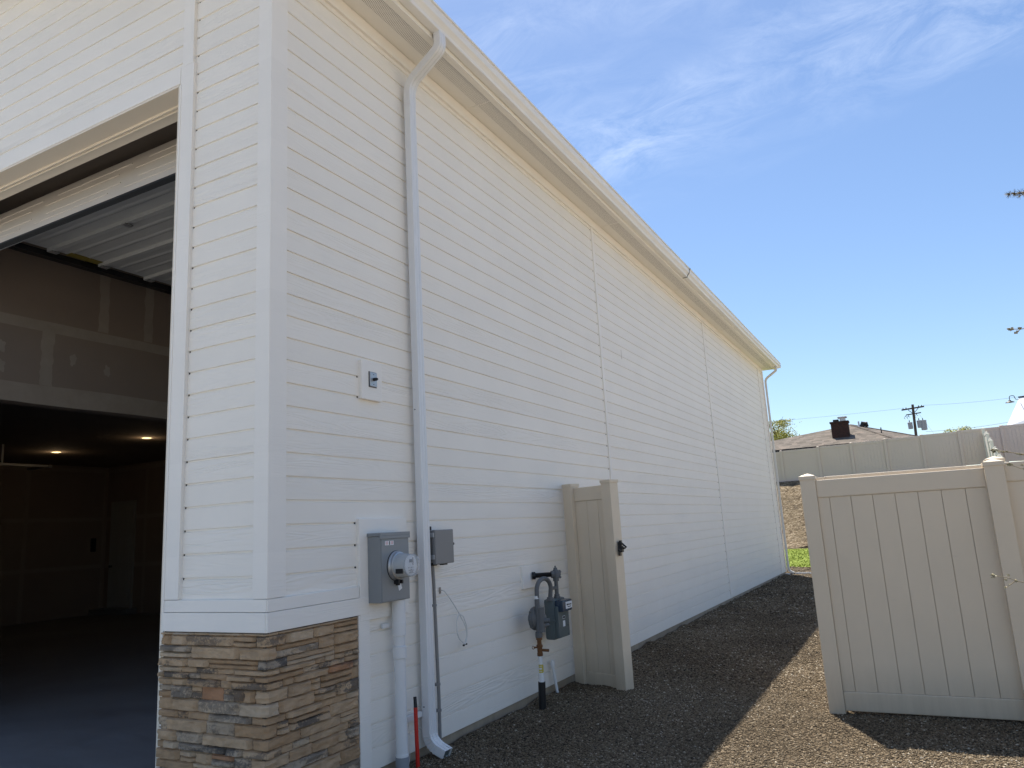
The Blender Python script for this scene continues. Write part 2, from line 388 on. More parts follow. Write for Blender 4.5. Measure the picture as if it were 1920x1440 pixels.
def thing(name, label, cat, loc=(0, 0, 0), group=None):
    o = bpy.data.objects.new(name, None); col.objects.link(o); o.location = loc; o['label'] = label; o['category'] = cat
    if group: o['group'] = group
    return o
def tag(o, label, cat, group=None):
    o['label'] = label; o['category'] = cat
    if group: o['group'] = group
    return o
def kind(o, k, label=None, cat=None):
    o['kind'] = k
    if label: o['label'] = label
    if cat: o['category'] = cat
    return o

# ------------------------------------------------------------------ ground
def gz(x, y):
    """height of the ground away from the driveway"""
    d = max(0., x)
    z = -.062 - .022 * min(d, 2.) 
    if y > 8: z -= .0
    z += .012 * noise.noise(Vector((x * 1.1, y * 1.1, 0)))
    z += .034 * noise.noise(Vector((x * 3., y * 3., 3.))) * (1 if x < .5 else .3)
    if 21.8 < y < 35.3: return -.13
    if y > 35.3:
        t = min(1., (y - 35.3) / 6.4); top = 3.34; t2 = t * t * (3 - 2 * t) * .35 + t * .65
        z += (top + .1) * t2
    return z
def heightsheet(name, xs, ys, mat, fz):
    nx, ny = len(xs), len(ys)
    mb = MB(); mb.v = [(x, y, fz(x, y)) for y in ys for x in xs]
    mb.f = [(j * nx + i, j * nx + i + 1, (j + 1) * nx + i + 1, (j + 1) * nx + i) for j in range(ny - 1) for i in range(nx - 1)]; mb.a = [0.] * len(mb.f)
    return build(name, mb, mat, None, True)
def axis(*segs):
    out = []
    for a, b, st in segs:
        n = max(1, round((b - a) / st)); out += [a + (b - a) * i / n for i in range(n)]
    return out + [segs[-1][1]]
def base_z(x, y):
    z = gz(x, y)
    if x < -.03 and -.5 < y < 19.1: z = -.35       # under the building and its footing
    if y < .2: z = min(z, -.25 if x < 1.4 else z)
    return z
kind(heightsheet('ground', axis((-900, -40, 60), (-40, -1, 2.2), (-1, 4.6, .07), (4.6, 30, 1.4), (30, 900, 60)), axis((-900, -20, 60), (-20, 0, 1.5), (0, 10, .08), (10, 20, .25), (20, 35, 1.2), (35, 43, .35), (43, 80, 5), (80, 1500, 90)), 'gravel', base_z), 'structure')
kind(heightsheet('gravel_slope', axis((-30, -6, 2), (-6, 12, .25), (12, 30, 2)), axis((35.35, 42.6, .2)), 'gravel_bank', lambda x, y: gz(x, y) + .03 + .06 * noise.noise(Vector((x * 2.2, y * 2.2, 9)))), 'structure')
kind(heightsheet('lawn', axis((-26, -4, 2), (-4, 4, .3), (4, 14, 2)), axis((21.9, 35.3, .3)), 'lawn', lambda x, y: -.075 + .02 * noise.noise(Vector((x, y, 5)))), 'structure')
mb = MB(); mb.box(-17.5, .9, -26, -.012, -.3, -.02, .01); kind(build('driveway', mb, 'concrete'), 'structure')
kind(heightsheet('bounce_sheet', axis((6.8, 45, 3)), axis((-26, 33, 3)), 'bounce_gravel', lambda x, y: -.06), 'structure')  # unseen pale sheet added to bounce sunlight onto the side wall
mb = MB(); mb.box(-60, 60, -36, -26.05, -.3, -.06); kind(build('street', mb, 'concrete'), 'structure')

# loose pebbles over the near gravel bed
def pebbles(name, n, sampler, smin, smax, seed):
    rng = np.random.RandomState(seed); P = sampler(rng, n); n = len(P)
    base = np.array([(1, 0, 0), (.3, .95, 0), (-.85, .5, 0), (-.8, -.6, 0), (.35, -.9, 0), (.1, .05, .75), (-.05, -.05, -.6)])
    F = np.array([(0, 1, 5), (1, 2, 5), (2, 3, 5), (3, 4, 5), (4, 0, 5), (1, 0, 6), (2, 1, 6), (3, 2, 6), (4, 3, 6), (0, 4, 6)])
    sz = smin + (smax - smin) * rng.rand(n) ** 2.0
    V = base[None] * (1 + .3 * (rng.rand(n, 7, 3) - .5)) * sz[:, None, None] * np.stack([np.ones(n), .6 + .4 * rng.rand(n), .45 + .5 * rng.rand(n)], 1)[:, None, :]
    yaw = rng.rand(n) * 6.283; tl = (rng.rand(n) - .5) * 1.3
    c, s_ = np.cos(tl), np.sin(tl); y_, z_ = V[..., 1].copy(), V[..., 2].copy()
    V[..., 1] = y_ * c[:, None] - z_ * s_[:, None]; V[..., 2] = y_ * s_[:, None] + z_ * c[:, None]
    c, s_ = np.cos(yaw), np.sin(yaw); x_, y_ = V[..., 0].copy(), V[..., 1].copy()
    V[..., 0] = x_ * c[:, None] - y_ * s_[:, None]; V[..., 1] = x_ * s_[:, None] + y_ * c[:, None]
    V += P[:, None, :]; V[..., 2] += (sz * .15)[:, None]
    faces = (F[None] + (np.arange(n) * 7)[:, None, None]).reshape(-1)
    me = bpy.data.meshes.new(name); me.vertices.add(n * 7); me.vertices.foreach_set('co', V.reshape(-1).astype(np.float32))
    nf = n * 10; me.loops.add(nf * 3); me.loops.foreach_set('vertex_index', faces.astype(np.int32))
    me.polygons.add(nf); me.polygons.foreach_set('loop_start', (np.arange(nf) * 3).astype(np.int32)); me.polygons.foreach_set('loop_total', np.full(nf, 3, np.int32))
    at = me.attributes.new('tone', 'FLOAT', 'FACE'); tn = rng.normal(.5, .22, n) + .10 * np.sin(P[:, 0] * 2.1 + 1.3 * np.sin(P[:, 1] * 1.1)) * np.sin(P[:, 1] * 1.7 + P[:, 0])
    at.data.foreach_set('value', np.repeat(np.clip(tn, 0, 1), 10).astype(np.float32))
    me.materials.append(M['pebble']); me.update(calc_edges=True)
    o = bpy.data.objects.new(name, me); col.objects.link(o); return o
def samp(x0, x1, y0, y1):
    def f(rng, n):
        x = x0 + (x1 - x0) * rng.rand(n); y = y0 + (y1 - y0) * rng.rand(n)
        return np.array([(a, b, gz(a, b)) for a, b in zip(x, y)])
    return f
kind(pebbles('gravel', 105000, samp(.0, 4.6, 1.2, 4.6), .005, .0135, 1), 'stuff', 'crushed brown gravel beside the white building and under the fence', 'gravel')
kind(pebbles('gravel', 62000, samp(.0, 3.2, 4.6, 10.), .007, .019, 2), 'stuff', 'crushed brown gravel behind the fence in the long shadow of the building', 'gravel')
kind(pebbles('gravel', 26000, samp(-.6, 2.4, 10., 21.6), .014, .03, 3), 'stuff', 'pale crushed gravel strip before the lawn behind the building', 'gravel')

def grass():
    rng = np.random.RandomState(5); mb = MB()
    for i in range(9000):
        x = -3.2 + 5.5 * rng.rand(); y = 21.9 + 13.2 * rng.rand() ** 1.3; h = .03 + .035 * rng.rand(); a = rng.rand() * 6.28; z = -.08
        dx, dy = math.cos(a) * .012, math.sin(a) * .012; lx, ly = (rng.rand(2) - .5) * .03
        mb.add([(x - dx, y - dy, z), (x + dx, y + dy, z), (x + lx, y + ly, z + h)], [(0, 1, 2)], rng.rand())
    return build('grass', mb, 'blade', None, False, True)
kind(grass(), 'stuff', 'bright green mown grass beyond the far downspout', 'grass')

# ------------------------------------------------------------------ the garage building
G = thing('garage_building', 'long white building with lap siding, stone corner base and open garage door', 'garage', (0, 0, 0))
WL = 19.05
def siding(face, a0, a1, z0, z1, name, seg=.6, zoff=0., topfn=None):
    """rows of boards; face 'x' = side wall (normal +x, runs along y), 'y' = front wall (normal -y, runs along x)"""
    mb = MB(); k0 = math.floor(z0 / S); k1 = math.ceil(z1 / S)
    gd = .0118
    prof = [(-gd, .0), (-.0008, .0010), (.0, .004), (-.0010, S - .0150), (-gd * .85, S - .0112), (-gd, S)]
    n = max(2, int((a1 - a0) / seg))
    for k in range(k0, k1):
        o = len(mb.v); pr = [(p[0], k * S + p[1]) for p in prof]
        ph = random.random() * 50
        for i in range(n + 1):
            a = a0 + (a1 - a0) * i / n
            wob = .0022 * noise.noise(Vector((a * .8, ph, k))); wz = .0026 * noise.noise(Vector((a * .45, ph + 9, k)))
            for j, (dp, z) in enumerate(pr):
                zz_ = z + (wz if j in (1, 2, 3, 4) else 0); d = -.021 + dp + (wob if j in (1, 2, 3) else 0)
                zz_ = min(max(zz_, z0), z1)
                mb.v.append((d, a, zz_) if face == 'x' else (a, -d, zz_))
        m_ = len(prof)
        for i in range(n):
            for j in range(m_ - 1):
                q = (o + i * m_ + j, o + (i + 1) * m_ + j, o + (i + 1) * m_ + j + 1, o + i * m_ + j + 1)
                mb.f.append(q); mb.a.append(0.)
    return mb
ZT = 5.66
build('side_wall', siding('x', 0.0, WL, 0., ZT + .1, 's'), 'siding', G)
# structural shell behind the boards
mb = MB()
mb.box(-.2, -.038, .2, WL, -.05, 5.76); build('wall_core', mb, 'foundation', G)
# front wall right of the opening and above it
OL, OR_, OH = -5.2, -.93, 4.955
RS = .29     # roof slope
def gable(mb):
    # clip with the rake line
    for i, (x, y, z) in enumerate(mb.v):
        lim = 5.80 + RS * min(-x, 9.8 + x) if x < 0 else 5.80
        if z > lim: mb.v[i] = (x, y, lim)
    return mb
build('front_wall', gable(siding('y', OR_ + .02, 0., 1.0, 6.1, 's', .1)), 'siding', G)
build('gable_wall', gable(siding('y', -9.8, -.93, 5.06, 8.4, 's', .25)), 'siding', G)
mb = MB()
mb.box(OR_ + .02, -.038, .038, .2, -.05, 5.76)
mb.add([(-9.8, .038, 5.05), (OR_ + .02, .038, 5.05), (OR_ + .02, .038, 5.74 + .93 * RS), (-4.9, .038, 5.74 + 4.9 * RS), (-9.8, .038, 5.74),
        (-9.8, .2, 5.05), (OR_ + .02, .2, 5.05), (OR_ + .02, .2, 5.74 + .93 * RS), (-4.9, .2, 5.74 + 4.9 * RS), (-9.8, .2, 5.74)],
       [(0, 1, 2, 3, 4), (9, 8, 7, 6, 5), (0, 5, 6, 1), (1, 6, 7, 2), (2, 7, 8, 3), (3, 8, 9, 4), (4, 9, 5, 0)])
mb.box(-16.2, OL, .038, .2, -.05, 5.05)
mb.box(-16.2, -16.0, .2, 9.8, -.05, 4.2); mb.box(-16.2, -5.7, 9.6, 9.8, -.05, 4.2); mb.box(-9.8, -.2, WL - .2, WL - .02, -.05, 6.0)
mb.box(-9.8, -9.62, .2, WL - .2, 4.2, 5.9)
build('structural_wall', mb, 'drywall', G)
# boards on the front left of the opening
build('front_wall', siding('y', -16.2, OL - .14, 0., 5.06, 's', 1.), 'siding', G)
# foundation
mb = MB(); mb.box(-.2, -.0385, .0, WL - .01, -.6, -.004); build('foundation', mb, 'foundation', G)
mb = MB(); mb.box(-16.0, -.2, -.01, WL - .2, -.3, 0.0); build('garage_floor', mb, 'slab', G)

# trim: a board = box, on the side wall (x 0 plane outwards) or the front (y 0 plane)
def tbx(y0, y1, z0, z1, p=0., name='trim_board'):   # on side wall, outer face at x=p
    return build(name, MB().box(-.034, p, y0, y1, z0, z1, .003), 'trim', G)
def tby(x0, x1, z0, z1, p=0., name='trim_board', mat='trim'):
    return build(name, MB().box(x0, x1, -p, .034, z0, z1, .003), mat, G)
# corner boards
tbx(.0, .148, 1.235, 5.66, 0., 'corner_board'); tby(-.125, -.0015, 1.235, 5.72, .002, 'corner_board')
# two-part belly band
tbx(.0, .832, 1.158, 1.232, .003, 'belly_band'); tbx(-.006, .935, 1.040, 1.155, .008, 'belly_band')
tby(-.925, -.0035, 1.158, 1.232, .005, 'belly_band'); tby(-.935, -.009, 1.040, 1.155, .010, 'belly_band')
tbx(.820, .937, .0, 1.037, .004)                       # stone stop
# joints between siding panels
for y in (5.95, 12.07, 18.30): tbx(y - .03, y + .035, .002, 5.66, -.006, 'joint_trim')
tbx(18.96, WL + .02, .0, 5.66, .0, 'corner_board')
mb = MB()  # black strips in the groove ends, painting the shade beside the trims
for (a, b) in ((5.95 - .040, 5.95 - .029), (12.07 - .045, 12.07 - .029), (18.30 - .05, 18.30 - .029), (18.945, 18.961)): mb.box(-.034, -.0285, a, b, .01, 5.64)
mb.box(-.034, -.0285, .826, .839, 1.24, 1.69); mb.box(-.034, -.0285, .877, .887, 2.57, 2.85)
mb.box(-.789, -.779, .0295, .034, 1.24, 5.9); build('board_end_shade', mb, 'black', G)
# frieze
tbx(.0, WL, 5.662, 5.775, .004, 'frieze_board')
# garage trim
tby(-.930, -.788, 1.235, 5.105, .006); tby(-.918, -.802, 5.108, 5.98, .004)
tby(-5.33, -.932, 4.972, 5.105, .008)
build('jamb_bead', MB().box(-.932, -.918, -.011, .12, 1.0, 4.955, .002), 'trim', G)
# jambs and layered head jamb (seen from below)
mb = MB(); mb.box(-.955, -.933, -.004, .30, -.02, 4.97, .002); mb.box(OL, OL + .02, -.004, .30, -.02, 4.97); build('door_jamb', mb, 'head', G)
mb = MB(); mb.box(OL, -.934, -.004, .148, 4.953, 4.97); mb.box(OL, -.934, .15, .166, 4.935, 4.97, .003); mb.box(OL, -.934, .18, .193, 4.928, 4.97, .003); mb.box(OL, -.934, .168, .29, 4.945, 4.971)
build('head_jamb', mb, 'head', G)
mb = MB(); mb.box(OL, -.934, .2, .292, 4.972, 5.5); build('door_header', mb, 'mud', G)
# slim edge board behind the stone at the door jamb
build('jamb_edge', MB().box(-.948, -.92, .0, .1, -.02, 1.04, .002), 'trim', G)

# ---- eave on the side wall
ye0, ye1 = -.38, 19.32
mb = MB(); mb.box(-.02, .128, ye0, ye1, 5.78, 5.79); build('soffit', mb, 'soffit', G)
mb = MB(); mb.box(.129, .285, ye0, ye1, 5.777, 5.79); build('soffit_vent', mb, 'perf', G)
mb = MB()
for i in range(5): mb.box(.0, .286, 2.6 + i * 3.66, 2.615 + i * 3.66, 5.774, 5.78)
build('soffit_joint', mb, 'soffit', G)
mb = MB(); mb.box(.286, .335, ye0, ye1, 5.760, 5.80, .004); mb.box(.335, .349, ye0, ye1, 5.762, 5.99, .002); build('fascia', mb, 'fascia', G)
# K-style gutter, two runs meeting at a seam
def gutter(y0, y1):
    sec = [(.351, 5.985), (.351, 5.805), (.356, 5.800), (.425, 5.800), (.431, 5.804), (.436, 5.828), (.452, 5.850), (.470, 5.868), (.478, 5.900), (.480, 5.930), (.494, 5.936), (.494, 5.952), (.482, 5.952), (.476, 5.934), (.472, 5.905), (.462, 5.876), (.444, 5.858), (.428, 5.832), (.420, 5.808), (.359, 5.808), (.359, 5.985)]
    mb = MB(); o = 0; n = len(sec); N = max(1, int((y1 - y0) / 1.5))
    for i in range(N + 1):
        y = y0 + (y1 - y0) * i / N; w_ = .0035 * noise.noise(Vector((0, y * .6, 0)))
        for (x, z) in sec: mb.v.append((x + w_, y, z + w_ - .0012 * y + .01))
    for i in range(N):
        for k in range(n): mb.f.append((i * n + k, i * n + (k + 1) % n, (i + 1) * n + (k + 1) % n, (i + 1) * n + k)); mb.a.append(0.)
    return mb
SEAM = 9.35
g1 = gutter(ye0, SEAM); build('gutter', g1, 'gutter', G)
g2 = build('gutter', gutter(SEAM + .01, ye1), 'gutter', G)
build('gutter_seam', MB().add([(x + .002 if x > .4 else x, y, z - .002 - .0012 * SEAM + .01) for y in (SEAM - .008, SEAM + .022) for (x, z) in [(.352, 5.80), (.352, 5.797), (.428, 5.797), (.439, 5.827), (.455, 5.848), (.474, 5.866), (.482, 5.900), (.484, 5.930), (.499, 5.934), (.499, 5.955)]], [(i, i + 1, i + 11, i + 10) for i in range(9)]), 'black', g2)
mb = MB(); mb.box(.356, .490, ye1, ye1 + .004, 5.79, 5.93); build('gutter_end', mb, 'gutter', g2)
# roof
def roof():
    mb = MB(); t = .10
    for (xa, xb) in ((.40, -4.9), (-10.3, -4.9)):
        za = 5.965; zb = 5.965 + abs(xb - xa) * RS
        mb.add([(xa, ye0, za), (xa, ye1, za), (xb, ye1, zb), (xb, ye0, zb), (xa, ye0, za + .03), (xa, ye1, za + .03), (xb, ye1, zb + .03), (xb, ye0, zb + .03)],
               [(0, 1, 2, 3), (7, 6, 5, 4), (0, 4, 5, 1), (1, 5, 6, 2), (2, 6, 7, 3), (3, 7, 4, 0)])
    mb.box(-16.6, -9.8, -.3, 10.1, 4.2, 4.32)
    return mb
build('roof', roof(), 'shingle', G)
mb = MB()   # rake soffit and fascia over the front wall
for (xa, xb) in ((.335, -4.9), (-10.2, -4.9)):
    za = 5.86; zb = za + abs(xb - xa) * RS
    for (y0, y1, d0, d1) in ((ye0, .03, 0., .012), (ye0 - .03, ye0, -.06, .16)):
        mb.add([(xa, y0, za + d0), (xa, y1, za + d0), (xb, y1, zb + d0), (xb, y0, zb + d0), (xa, y0, za + d1), (xa, y1, za + d1), (xb, y1, zb + d1), (xb, y0, zb + d1)],
               [(0, 1, 2, 3), (7, 6, 5, 4), (0, 4, 5, 1), (1, 5, 6, 2), (2, 6, 7, 3), (3, 7, 4, 0)])
build('rake_board', mb, 'fascia', G)

# ---- downspouts (ribbed rectangular)
SEC = [(-.037, -.026), (-.020, -.026), (-.017, -.022), (-.013, -.026), (.013, -.026), (.017, -.022), (.020, -.026), (.037, -.026), (.038, -.02), (.038, .02), (.037, .026), (.020, .026), (.017, .022), (.013, .026), (-.013, .026), (-.017, .022), (-.020, .026), (-.037, .026), (-.038, .02), (-.038, -.02)]
def smoothpath(pts, n=6):
    pts = [Vector(p) for p in pts]; out = [pts[0]]
    for i in range(1, len(pts) - 1):
        a, b, c = pts[i - 1], pts[i], pts[i + 1]; r = min((b - a).length, (c - b).length) * .45
        p0 = b + (a - b).normalized() * r; p1 = b + (c - b).normalized() * r
        for k in range(n + 1):
            t = k / n; out.append(p0 * (1 - t) ** 2 + b * 2 * t * (1 - t) + p1 * t * t)
    out.append(pts[-1]); return out
def downspout(y, ztop, zbot, xin, near):
    mat = 'downspout' if near else 'downspout_far'
    sc_ = 1.18 if near else .95
    sec = [(a * sc_, b * sc_) for a, b in SEC]
    d = build('downspout', MB().sweep([(xin, y, ztop - .20), (xin, y, 3.1), (xin, y, zbot + .16)], sec), mat, G)
    top = smoothpath([(.40, y - (.03 if near else 0), 5.81), (.40, y - .02, 5.68), (xin, y, ztop - .04), (xin, y, ztop - .26)], 7)
    e = build('elbow', MB().sweep(top, [(a * 1.05, b * 1.05) for a, b in sec]), mat, d, True)
    # crimped foot elbow
    foot = [Vector((xin, y, zbot + .24)), Vector((xin, y, zbot + .16)), Vector((xin, y, zbot + .10))]
    foot += [Vector((xin + .13 * (1 - math.cos(a)), y + .02 * a, zbot + .085 - .13 * math.sin(a))) for a in [R(64) * k / 20 for k in range(21)]]
    foot += [foot[-1] + Vector((.03, .003, -.014)), foot[-1] + Vector((.062, .006, -.029))]
    mb = MB(); up = Vector((0, 1, 0)); o = 0; n = len(sec)
    for i, p in enumerate(foot):
        dd = (foot[min(i + 1, len(foot) - 1)] - foot[max(i - 1, 0)]).normalized(); nn = up.cross(dd).normalized()
        f = 1.08 + (.06 if (4 < i < 22 and i % 3 == 0) else 0)
        for a, b in sec: mb.v.append(tuple(p + up * a * f + nn * b * f))
    for i in range(len(foot) - 1):
        for k in range(n): mb.f.append((i * n + k, i * n + (k + 1) % n, (i + 1) * n + (k + 1) % n, (i + 1) * n + k)); mb.a.append(0.)
    build('elbow', mb, mat, d)
    ft = foot[-1]; dd = (foot[-1] - foot[-2]).normalized(); nn = up.cross(dd).normalized(); mb = MB()
    mb.sweep([ft - dd * .10, ft - dd * .012], [(a * 1.03, b * 1.03) for a, b in sec], Vector((0, 1, 0)), True); build('outlet_shade', mb, 'gas_body', d)  # dark plug painting the shade inside the open foot
    mb = MB()
    for z in (2.55, .30): mb.lathe((xin - .012, y - .047 * sc_ / 1.18 * 1.0, z), (0, -1, 0), [(-.003, .005), (.001, .005), (.003, .002)], 8)
    build('screw', mb, 'screw', d)
    return d
downspout(1.555, 5.50, .03, .048, True)
downspout(19.0, 5.50, .02, .06, False)
mb = MB(); mb.box(.22, .62, 19.0, 19.10, -.085, -.065, .004); mb.box(.22, .62, 19.0, 19.008, -.085, -.03); mb.box(.22, .62, 19.092, 19.10, -.085, -.03)
mb.box(-.03, .10, 18.86, 18.96, -.085, -.04, .005)
tag(build('splash_block', mb, 'pvc_white'), 'flat white splash tray under the far downspout', 'splash block')

# ---- stone veneer
def stonework():
    mb = MB(); soot = []
    def stone(pts_fn, L, z0, z1, depth, tone, so, wrap=None):
        nu = max(3, int(L / .022)); nv = max(5, int((z1 - z0) / .007)); o = len(mb.v); sd = random.random() * 100
        ring = []
        for j in range(nv + 1):
            for i in range(nu + 1):
                u, v = i / nu, j / nv
                eu = min(u, 1 - u) * L / .006; ev = min(v, 1 - v) * (z1 - z0) / .0045
                edge = min(1, eu) * min(1, ev); rnd = 1 - (1 - min(1, edge)) ** 2
                dd = -.004 + (depth + .004) * rnd + .011 * noise.noise(Vector((u * L * 22 + sd, v * (z1 - z0) * 40, sd))) * rnd + .004 * noise.noise(Vector((u * L * 60 + sd, v * (z1 - z0) * 90, sd)))
                zj = z0 + (z1 - z0) * v + .003 * noise.noise(Vector((u * L * 12 + sd, j * 3., 7))) * (1 if j in (0, nv) else .5)
                uj = u * L + .002 * noise.noise(Vector((zj * 60, sd, i)))
                mb.v.append(tuple(pts_fn(uj, dd, zj)))
        for j in range(nv):
            for i in range(nu):
                a = o + j * (nu + 1) + i; mb.f.append((a, a + 1, a + nu + 2, a + nu + 1)); mb.a.append(tone); soot.append(so)
    random.seed(21)
    z = -.12; row = 0
    course = []
    while z < 1.03:
        h = random.choice([.034, .044, .054, .064, .074, .086]); h = min(h, 1.035 - z)
        if h < .012: break
        if 1.035 - (z + h) < .014: h = 1.035 - z
        course.append((z, z + h)); z += h
    def tones():
        so = 0.
        t = random.random()
        if t < .80: tone = random.uniform(.08, .74)
        elif t < .93: tone = random.uniform(.72, .84); so = .6
        elif t < .975: tone = random.uniform(.86, .94); so = 1.
        else: tone = .97
        if random.random() < .22: so = max(so, random.uniform(.6, 1.))
        return tone, so
    # side face runs y 0..0.815, front face runs x 0..-0.925; the corner stones wrap
    W1, W2 = .815, .952
    depth_corner = {}
    for ci, (z0, z1) in enumerate(course):
        g = .0010; z0_, z1_ = z0 + g * .5, z1 - g * .5
        long_side = ci % 2 == 0
        a = random.uniform(.14, .30) if long_side else random.uniform(.07, .13); b = random.uniform(.07, .13) if long_side else random.uniform(.14, .30)
        dep = random.uniform(.010, .024); tone, so = tones()
        def wrapfn(u, d, zz_, a=b, bb=a):
            if u < a:   # front part, towards the corner
                t_ = max(0., 1 - (a - u) / .012)
                return (-(a - u) + d * t_ * t_, -d, zz_)
            t_ = max(0., 1 - (u - a) / .012)
            return (d, (u - a) - d * t_ * t_, zz_)
        stone(wrapfn, a + b, z0_, z1_, dep, tone, so)
        for (start, end, fn) in ((a + .002, W1, lambda u, d, zz_: (d, u, zz_)), (b + .002, W2, lambda u, d, zz_: (-u, -d, zz_))):
            p = start
            while p < end - .01:
                L = random.choice([.09, .14, .19, .24, .30, .36, .42]); L = min(L, end - p)
                if end - (p + L) < .05: L = end - p
                dep = random.uniform(.006, .024); tone, so = tones()
                ext = random.uniform(-.004, .008) if p + L >= end - .001 else -.0015
                parts = [(z0_, z1_)]
                if z1 - z0 > .05 and random.random() < .30: zm = z0 + (z1 - z0) * random.uniform(.4, .6); parts = [(z0_, zm - .001), (zm + .001, z1_)]
                for (q0, q1) in parts:
                    stone(lambda u, d, zz_, p=p, fn=fn: fn(p + u, d, zz_), L + ext, q0, q1, dep + random.uniform(-.004, .004), tone, so)
                    tone, so = tones()
                p += L
    return mb, soot
mb, soot = stonework()
build('stone_veneer', mb, 'stone', G, True, True, ('sooty', soot))
mb = MB(); mb.box(-.03, -.006, -.004, .82, -.2, 1.039); mb.box(-.93, -.004, .006, .03, -.2, 1.039); build('mortar_bed', mb, 'mortar', G)

# ---- overhead door, raised
D = build('overhead_door', MB().box(-4.98, -.97, .80, .815, 5.03, 5.035), 'door_white', G)
for i in range(7):
    y0 = .80 + i * .62; mb = MB()
    mb.box(-5.0, -.96, y0, y0 + .608, 5.065, 5.085)
    mb.box(-5.0, -.96, y0, y0 + .035, 5.03, 5.065, .004); mb.box(-5.0, -.96, y0 + .568, y0 + .606, 5.02, 5.065, .004)
    # pressed stiffening ribs
    for yy in (.20, .40):
        mb.add([(-4.9, y0 + yy - .035, 5.0645), (-.97, y0 + yy - .035, 5.0645), (-.97, y0 + yy - .01, 5.057), (-4.9, y0 + yy - .01, 5.057), (-.97, y0 + yy + .01, 5.057), (-4.9, y0 + yy + .01, 5.057), (-.97, y0 + yy + .035, 5.0645), (-4.9, y0 + yy + .035, 5.0645)], [(0, 3, 2, 1), (3, 5, 4, 2), (5, 7, 6, 4)])
    build('door_section', mb, 'door_white', D)
    mb = MB()
    for xx in (-4.93, -3.6, -2.3, -1.05): mb.box(xx - .035, xx + .035, y0 + .56, y0 + .66, 5.005, 5.02, .003)
    build('hinge', mb, 'steel', D)
# bottom section, tipped in the curve of the track
A = Vector((-5.0, .415, 4.60)); up = Vector((0, math.sin(R(24)), math.cos(R(24)))) * .56; nn = Vector((0, math.cos(R(24)), -math.sin(R(24))))
mb = MB(); mb.obox(A, Vector((4.04, 0, 0)), up, -nn.cross(Vector((0, 0, 0))) + nn * .045, .004)
sec_b = build('door_section', mb, 'door_face', D)
mb = MB(); out = -nn
for j, t0 in enumerate((.10, .20, .36, .47)):      # pressed horizontal grooves on the outer face
    for k in range(3):
        x0 = -4.95 + k * 1.36 + (.12 if j % 2 else 0)
        o_ = A + Vector((0, 0, 0)) + up * t0 / .6 * 1.0; o_.x = x0
        mb.obox(o_ + out * .001, Vector((1.12, 0, 0)), up.normalized() * .012, out * .005, .002)
build('pressed_groove', mb, 'door_face', sec_b)
mb = MB(); mb.obox(A - up.normalized() * .03 + Vector((0, 0, .0)), Vector((4.04, 0, 0)), up.normalized() * .03, nn * .05, .004); build('bottom_seal', mb, 'rubber', D)
mb = MB(); mb.box(-5.0, -.96, .46, .52, 4.60, 4.64, .003); build('strut', mb, 'door_white', D)
# tracks
def arc_track(x):
    pts = [(x, .36, 0.1), (x, .36, 4.5)] + [(x, .36 + .42 * (1 - math.cos(t)), 4.6 + .42 * math.sin(t)) for t in [R(a) for a in range(0, 91, 15)]] + [(x, 5.3, 5.04)]
    return MB().sweep(pts, [(-.025, -.03), (.025, -.03), (.025, .03), (-.025, .03)], Vector((1, 0, 0)), True)
build('door_track', arc_track(-5.06), 'dark_metal', D); build('door_track', arc_track(-.90 - .3), 'dark_metal', D) if False else None
mb = MB(); mb.box(-5.14, -5.03, .8, 5.3, 4.985, 5.045); mb.box(-5.12, -5.09, 1.9, 2.2, 5.0, 5.4); build('door_track', mb, 'dark_metal', D)
mb = MB(); mb.box(-5.02, -4.90, 1.60, 2.02, 5.055, 5.060); build('warning_tag', mb, 'ochre', D)
mb = MB(); mb.cyl((-5.1, .33, 5.30), (-1.0, .33, 5.30), .03); build('torsion_shaft', mb, 'dark_metal', D)

# ---- interior shell
mb = MB(); mb.box(-5.7, -.2, .2, WL - .2, 5.52, 5.56); build('bay_ceiling', mb, 'ceil', G)
mb = MB(); mb.box(-5.7, -5.5, .2, WL - .2, 3.33, 5.52); H = build('drywall_header', mb, 'drywall', G)
def mudstrip(a0, a1, z0, z1, vert, name='joint_compound'):
    mb = MB(); n = 26
    for i in range(n + 1):
        t = i / n; w_ = .02 * noise.noise(Vector((t * 9, z0 * 3 + a0, 1))); w2 = .02 * noise.noise(Vector((t * 9, z0 * 3 + a0, 8)))
        if vert: zc = z0 + (z1 - z0) * t; mb.v += [(-5.497, a0 + w_, zc), (-5.497, a1 + w2, zc)]
        else: yc = a0 + (a1 - a0) * t; mb.v += [(-5.4975, yc, z0 + w_), (-5.4975, yc, z1 + w2)]
    for i in range(n): mb.f.append((2 * i, 2 * i + 1, 2 * i + 3, 2 * i + 2)); mb.a.append(0.)
    return mb
build('joint_compound', mudstrip(.2, 9., 4.22, 4.35, False), 'mud', H)
build('joint_compound', mudstrip(.2, 9., 3.331, 3.56, False), 'mud', H)
mb = MB()
for yy in (1.66, 4.1, 6.5): t_ = mudstrip(yy, yy + .15, 3.56, 4.22, True); mb.add(t_.v, t_.f)
for yy in (.55, 2.35, 3.0): t_ = mudstrip(yy, yy + .13, 4.36, 5.5, True); mb.add(t_.v, t_.f)
build('joint_compound', mb, 'mud', H)
mb = MB()
for (yy, zz_) in ((1.22, 3.95), (1.23, 3.72), (2.05, 3.93), (2.50, 3.86)):
    n = 14; mb.add([(-5.4972, yy + (.042 + .012 * math.sin(k * 2.3 + yy * 9)) * math.cos(k / n * 6.283), zz_ + (.075 + .02 * math.sin(k * 1.7 + yy * 5)) * math.sin(k / n * 6.283)) for k in range(n)], [tuple(range(n))])
build('joint_compound', mb, 'mud', H)
mb = MB(); mb.box(-15.8, -5.69, .2, 9.4, 3.83, 3.87); build('low_ceiling', mb, 'ceil', G)
